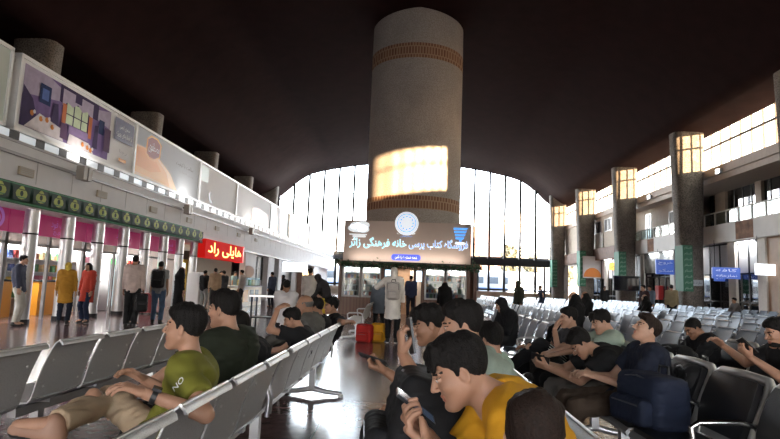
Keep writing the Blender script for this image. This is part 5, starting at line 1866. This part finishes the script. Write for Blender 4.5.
mo = person('young man in dark grey holding his hand to his mouth, leg crossed', 1.66, 6.2, 185, head=(1.71, 6.20, 1.04), hrot=(182, -6, 0), pelvis=(1.64, 6.22, .53), **W_,
       hand_l=(1.545, 6.13, .90), hint_l=(-.3, -.6, -.9), pal_l=(.8, .2, .2), hdir_l=(.35, .3, .8), hand_r=(1.3, 6.35, .68), foot_l=(1.02, 5.95, .50), kn_l=(.0, -.5, 1), foot_r=(1.05, 6.4, .085),
       tall=1.74, girth=.95, hair='short', top=('tee', (.06, .06, .065)), bottom=('trousers', (.012, .012, .014)), skin='light', shoes=(.09, .07, .06), seed=17)
person('man in black with cropped hair, head bowed, on the row of black padded seats', 3.12, 6.22, 180, head=(3.03, 6.20, .985), hrot=(185, -34, 0), pelvis=(3.10, 6.28, .53), **W_,
       hand_l=(2.72, 6.1, .68), hand_r=(2.72, 6.4, .68), tall=1.70, girth=1.0, hair='crew', top=('shirt', BK), bottom=('trousers', BK), skin='tan', seed=18)
re = person('bearded man in black at the right picture edge, looking at his phone', 3.05, 4.66, 180, head=(2.895, 4.60, 1.06), hrot=(184, -16, 0), pelvis=(3.08, 4.70, .53), **W_,
       hand_l=(2.60, 4.46, .86), hint_l=(.3, -.6, -.8), pose_l='hold', pal_l=(.6, .3, .7), hdir_l=(-.6, .2, .6), hand_r=(2.68, 5.0, .90), hint_r=(.3, .6, -.6), tall=1.76, girth=1.08, hair='short', top=('tee', BK), bottom=('trousers', (.10, .10, .105)), skin='mid', seed=19)
smartphone('phone of the bearded man at the right edge', re, 'l', off=(.07, -.03, -.036))
def beard(info):
    s = SDF()
    s.ell((.045, 0, -.082), (.058, .058, .036), k=.01)
    s.ell((.02, 0, -.03), (.065, .0665, .05), k=.02)
    s.ell((.095, 0, .0), (.06, .05, .042), k=.01, op='sub')
    s.half((.0, 0, -.035), (-.3, 0, 1))
    V, F = s.mesh(.005)
    return V, F
V, F = beard(re)
MB().add((V * re['sc'] * .88) @ rotm(4, -16).T + re['H'], F).build('beard', HAIRC['black'], re['root'], smooth=180)

# ------------------------------------------------------------------ people standing and walking
D_ = dict(h=.020, hh=.008)
WHT = (.62, .58, .56)
st = lambda *a, **k: person(*a, **{**D_, **k})
st('man in a white shirt and black trousers seen from behind', -6.96, 13.9, 110, tall=1.80, top=('shirt', (.58, .47, .44)), bottom=('trousers', (.016, .016, .018)), hair='short', skin='tan', hand_r=(.02, -.26, .80), seed=20, h=.014, hh=.006)
st('dark clothed person half hidden behind the man in the white shirt', -7.35, 14.7, 60, tall=1.70, top=('shirt', (.05, .05, .055)), bottom=('trousers', BK), seed=21)
st('man in a grey tee and jeans wearing a black backpack', -7.02, 15.5, 105, tall=1.72, top=('tee', (.22, .23, .24)), bottom=('trousers', (.06, .10, .17)), skin='tan', seed=22, h=.014, hh=.006)
st('woman in a black chador standing by the silver columns', -7.62, 18.4, 40, tall=1.66, top=('chador', (.010, .010, .012)), bottom=(None, None), cover=None, hair=None, skin='light', seed=23)
st('woman in a mustard coat and yellow headscarf seen from behind', -8.80, 14.1, 110, tall=1.58, top=('coat', (.50, .25, .035)), bottom=('trousers', (.02, .025, .045)), cover=(.62, .47, .09), seed=24, h=.014, hh=.006, skin='light')
st('dark haired woman in a red coat facing the woman in mustard', -8.60, 14.7, 250, tall=1.60, top=('coat', (.46, .055, .035)), bottom=('trousers', (.02, .03, .07)), hair='long', seed=25, h=.014, hh=.006, skin='light')
st('man in navy at the left picture edge by the lit counter', -9.35, 13.15, 20, tall=1.68, top=('shirt', (.05, .055, .09)), bottom=('trousers', (.48, .46, .42)), seed=26, skin='light')
st('man in a beige jacket facing the snack bar', -7.95, 22.6, 120, tall=1.72, top=('jacket', (.42, .29, .19)), bottom=('trousers', (.05, .05, .05)), seed=27)
st('person in black with a yellow cap left of the beige jacket', -8.5, 22.9, 70, tall=1.62, top=('shirt', BK), bottom=('trousers', (.3, .3, .3)), hairc='black', cover=None, seed=28)
st('young man in dark grey at the snack bar under the red sign', -8.2, 24.4, 150, tall=1.66, top=('tee', (.06, .065, .075)), bottom=('trousers', BK), seed=29)
st('man in a pale shirt standing side on at the snack counter', -7.4, 24.4, 175, tall=1.72, top=('shirt', (.45, .40, .38)), bottom=('trousers', (.04, .04, .045)), seed=30)
st('attendant in white behind the left part of the snack counter', -9.7, 28.3, 0, tall=1.70, top=('shirt', WHT), bottom=('trousers', BK), seed=31)
st('attendant behind the far end of the snack counter', -9.5, 30.0, -20, tall=1.72, top=('tee', (.25, .35, .38)), bottom=('trousers', BK), seed=32)
st('man in a slate blue shirt buying at the far end of the snack counter', -6.75, 27.2, 150, tall=1.72, top=('shirt', (.075, .10, .16)), bottom=('trousers', (.03, .035, .05)), seed=33)
st('woman in black walking past the white pillars', -6.75, 29.6, 210, tall=1.64, top=('coat', (.012, .012, .014)), bottom=('trousers', BK), cover=(.012, .012, .014), seed=34, skin='light')
st('boy in a white shirt sitting beyond the left bench', -2.35, 10.6, 100, tall=1.66, top=('shirt', (.60, .58, .60)), bottom=('trousers', BK), sit=True, seed=35, skin='tan')
st('man in a white shirt standing by the lit yellow cabinet', -3.0, 16.6, 80, tall=1.72, top=('shirt', (.60, .56, .52)), bottom=('trousers', BK), seed=36)
st('woman in a dark scarf stooping beside the man in white', -2.35, 15.6, 170, tall=1.68, top=('coat', (.035, .032, .035)), bottom=('trousers', BK), cover=(.045, .04, .04), head=(.26, 0, 1.42), hrot=(0, -35, 0), hand_l=(.35, .2, .85), hand_r=(.35, -.2, .85), seed=37, skin='light')
st('child in a yellow top in front of the stooping woman', -1.95, 12.2, 185, tall=1.12, top=('tee', (.60, .42, .04)), bottom=('trousers', BK), seed=38, head=(.02, 0, 1.02), pelvis=(0, 0, .60))
rb_ = st('person in a white robe and white head cover carrying a white backpack', -.40, 12.95, 85, tall=1.72, top=('coat', (.80, .77, .73)), bottom=('trousers', (.014, .014, .016)), cover=(.82, .79, .75), hand_l=(.22, .26, 1.30), hint_l=(-.2, .8, -.6), pose_l='hold', pal_l=(-.6, -.4, .2), hdir_l=(.2, -.2, .9), hand_r=(.05, -.24, .86), seed=39, h=.013, hh=.006, skin='light', sole=True)
st('small person in a pale blue headscarf beside the white robe', -.85, 15.2, 80, tall=1.45, top=('coat', (.14, .17, .21)), bottom=('trousers', BK), cover=(.34, .52, .62), seed=40)
st('man in navy standing in the kiosk doorway', .0, 23.1, 95, tall=1.72, top=('shirt', (.035, .045, .10)), bottom=('trousers', (.02, .02, .03)), seed=41)
st('woman in black standing before the right hand display cases', 1.05, 17.5, 80, tall=1.5, top=('chador', (.010, .010, .011)), bottom=(None, None), hair=None, seed=42)
st('woman in a black hijab sitting and bowing over her lap', 1.52, 9.0, 200, sit=True, tall=1.66, top=('coat', (.012, .012, .014)), bottom=('trousers', BK), cover=(.012, .012, .013), head=(.10, 0, 1.06), hrot=(0, -26, 0), hand_l=(.32, .10, .70), hand_r=(.32, -.08, .70), pose_l='hold', pose_r='hold', skin='light', seed=43, h=.014, hh=.006)
st('person in dark olive standing before the end window', 3.55, 18.8, 200, tall=1.62, top=('jacket', (.055, .06, .045)), bottom=('trousers', BK), hair=None, cover=(.06, .065, .05), seed=44)
st('boy in blue with outstretched arms among the seats', 5.25, 23.0, 180, tall=1.52, top=('tee', (.05, .07, .13)), bottom=('trousers', (.03, .04, .08)), hand_l=(.05, .68, 1.08), hand_r=(.05, -.62, 1.12), hint_l=(0, 0, -1), hint_r=(0, 0, -1), seed=45)
st('woman in a black chador sitting behind the hand to mouth man', 3.14, 11.0, 180, sit=True, tall=1.66, top=('chador', (.011, .011, .012)), bottom=(None, None), hair=None, seed=46, skin='light', h=.014, hh=.006)
st('woman in black sitting one row beyond the chador woman', 4.66, 15.3, 180, sit=True, tall=1.70, top=('chador', (.013, .013, .014)), bottom=(None, None), hair=None, seed=47)
st('man in dark clothes standing below the third pillar', 11.5, 34.0, 260, tall=1.72, top=('shirt', (.04, .045, .05)), bottom=('trousers', BK), seed=48)
st('bearded man in a blue shirt standing behind the seats below the television', 10.5, 25.2, 200, tall=1.72, top=('shirt', (.20, .27, .38)), bottom=('trousers', BK), seed=49)
st('man in a plaid cream shirt standing with his back turned by the glazed doors', 10.6, 23.4, 70, tall=1.76, top=('shirt', (.36, .31, .20)), bottom=('trousers', BK), seed=50)
st('woman in a black chador sitting on the seats left of the plaid man', 7.82, 19.2, 180, sit=True, tall=1.66, top=('chador', (.011, .011, .012)), bottom=(None, None), hair=None, seed=51, skin='light')
st('person with a pale face and dark clothes beside the seated chador', 8.35, 20.6, 190, tall=1.66, top=('jacket', (.05, .025, .03)), bottom=('trousers', BK), seed=52, skin='light')
st('person in grey seated far right beyond the rows', 12.65, 22.6, 180, sit=True, tall=1.66, top=('shirt', (.16, .15, .15)), bottom=('trousers', BK), seed=53)

# ------------------------------------------------------------------ bags
def sdf_obj(s, h, name, m, parent, noise=None):
    V, F = s.mesh(h, noise)
    return MB().add(V, F).build(name, m, parent, smooth=180)
def backpack(label, loc, rz, W=.32, Hh=.46, D=.18, c=(.02, .02, .022), tilt=0, pc=None, group=None, h=.009, small=False):
    t = empty('backpack', loc, label, 'backpack', group, rz=math.radians(rz))
    m = clothmat('bag_%.3f_%.3f_%.3f' % c, c, .7)
    R = rotm(pitch=tilt)
    s = SDF()
    s.box(R @ A(0, 0, Hh * .5), (D * .5, W * .5, Hh * .5), R=R, rad=.06, k=.03)
    s.box(R @ A(-.02, 0, Hh * .42), (D * .5, W * .46, Hh * .42), R=R, rad=.06, k=.03)
    sdf_obj(s, h, 'main_body', m, t, cloth_noise(.006, 5))
    s = SDF()
    s.box(R @ A(D * .5 + .02, 0, Hh * .30), (.055, W * .40, Hh * .25), R=R, rad=.04, k=.02)
    sdf_obj(s, h, 'front_pocket', clothmat('bag_%.3f_%.3f_%.3f' % (pc or c), pc or c, .7), t, cloth_noise(.004, 6))
    k = MB()
    k.tube([R @ A(-D * .35, -.05, Hh - .01), R @ A(-D * .35, -.04, Hh + .05), R @ A(-D * .35, .04, Hh + .05), R @ A(-D * .35, .05, Hh - .01)], .009, 8)
    k.build('handle', M['black'], t, smooth=60)
    for sg in (-1, 1):
        MB().tube([R @ A(-D * .5, .08 * sg, Hh - .04), R @ A(-D * .5 - .06, .09 * sg, Hh * .75), R @ A(-D * .5 - .07, .11 * sg, Hh * .45), R @ A(-D * .5 - .01, .13 * sg, .08)], [.014, .02, .018, .010], 8).build('strap', M['black'], t, smooth=60)
    k = MB()
    k.tube([R @ A(D * .42, -W * .44, Hh * .55), R @ A(D * .45, -W * .40, Hh * .88), R @ A(D * .45, 0, Hh * .96), R @ A(D * .45, W * .40, Hh * .88), R @ A(D * .42, W * .44, Hh * .55)], .006, 6)
    k.tube([R @ A(D * .5 + .074, -W * .3, Hh * .44), R @ A(D * .5 + .076, W * .3, Hh * .44)], .005, 6)
    k.build('zip', mat('zip_grey', (.12, .12, .13), .4, metal=.5), t, smooth=60)
    return t
backpack('large black backpack on the lap of the boy in pale green', (-.02, 2.30, .47), 185, W=.46, Hh=.50, D=.26, c=(.014, .014, .016), tilt=14)
backpack('big navy bag standing on the padded seat beside the navy tee youth', (1.60, 3.86, .455), 195, W=.44, Hh=.33, D=.26, c=(.017, .023, .046), tilt=2)
backpack('black backpack lying behind the navy bag with a red tag', (1.98, 4.05, .44), 170, W=.36, Hh=.40, D=.2, c=(.014, .014, .015), pc=(.02, .02, .02))
backpack('black backpack worn by the man in the grey tee', (-6.96, 15.26, 1.0), 285, W=.34, Hh=.46, D=.2, c=(.012, .012, .014), h=.014)
backpack('black backpack hanging low beside the man in the white shirt', (-6.66, 13.78, .42), 300, W=.30, Hh=.44, D=.18, c=(.014, .014, .016), h=.014)
backpack('white backpack worn by the person in the white robe', (-.40, 12.72, .98), 265, W=.30, Hh=.40, D=.16, c=(.55, .52, .50), h=.012)
backpack('red bag on the floor beside the kiosk bench', (-1.02, 12.95, 0), 250, W=.36, Hh=.40, D=.24, c=(.42, .022, .020), h=.012)
backpack('yellow backpack on the floor right of the red bag', (-.72, 13.15, 0), 262, W=.32, Hh=.42, D=.22, c=(.58, .30, .015), pc=(.50, .24, .012), h=.012)
backpack('black bag beside the black cropped hair man', (2.75, 6.0, .44), 190, W=.34, Hh=.36, D=.2, c=(.014, .014, .015), h=.012)
backpack('black bag on the seat left of the bent youth', (1.40, 5.9, .20), 190, W=.40, Hh=.46, D=.22, c=(.013, .013, .014), h=.012)
backpack('pinkish grey bag on the seats behind the navy tee youth', (2.55, 6.5, .30), 190, W=.34, Hh=.40, D=.2, c=(.36, .28, .28), h=.014)

# small steel stand by the aisle, beyond the left bench
t = empty('side_table', (-3.85, 15.2, 0), 'small dark steel stand on the open floor left of the far sitters', 'table')
MB().box((-.45, -.3, .86), (.45, .3, .90)).build('table_top', M['alu'], t)
for a in (-1, 1):
    for b in (-1, 1):
        MB().cyl((.38 * a, .25 * b, 0), (.38 * a, .25 * b, .86), .025, 8).build('leg', M['dark'], t)
MB().box((-.40, -.27, .30), (.40, .27, .33)).build('shelf', M['dark'], t)

# white stripes down the crossed leg of the hand-to-mouth man
k = MB()
a_, b_2 = mo['knee']['l'], mo['ank']['l']
h_ = mo['hip'] if 'hip' in mo else None
d_ = unit(mo['knee']['l'] - (mo['P0'] + A(0, .08, 0)))
for q in (-.014, .006, .026):
    p0 = mo['P0'] + A(0, .085, 0)
    up = unit(A(0, 1, .35) - d_ * (A(0, 1, .35) @ d_))
    sd = np.cross(d_, up)
    k.tube([p0 + d_ * s_ + up * (.098 - .025 * (s_ / .42)) + sd * q * 1.3 for s_ in np.linspace(.10, .38, 6)], .0055, 6)
k.build('trouser_stripe', LW, mo['root'])
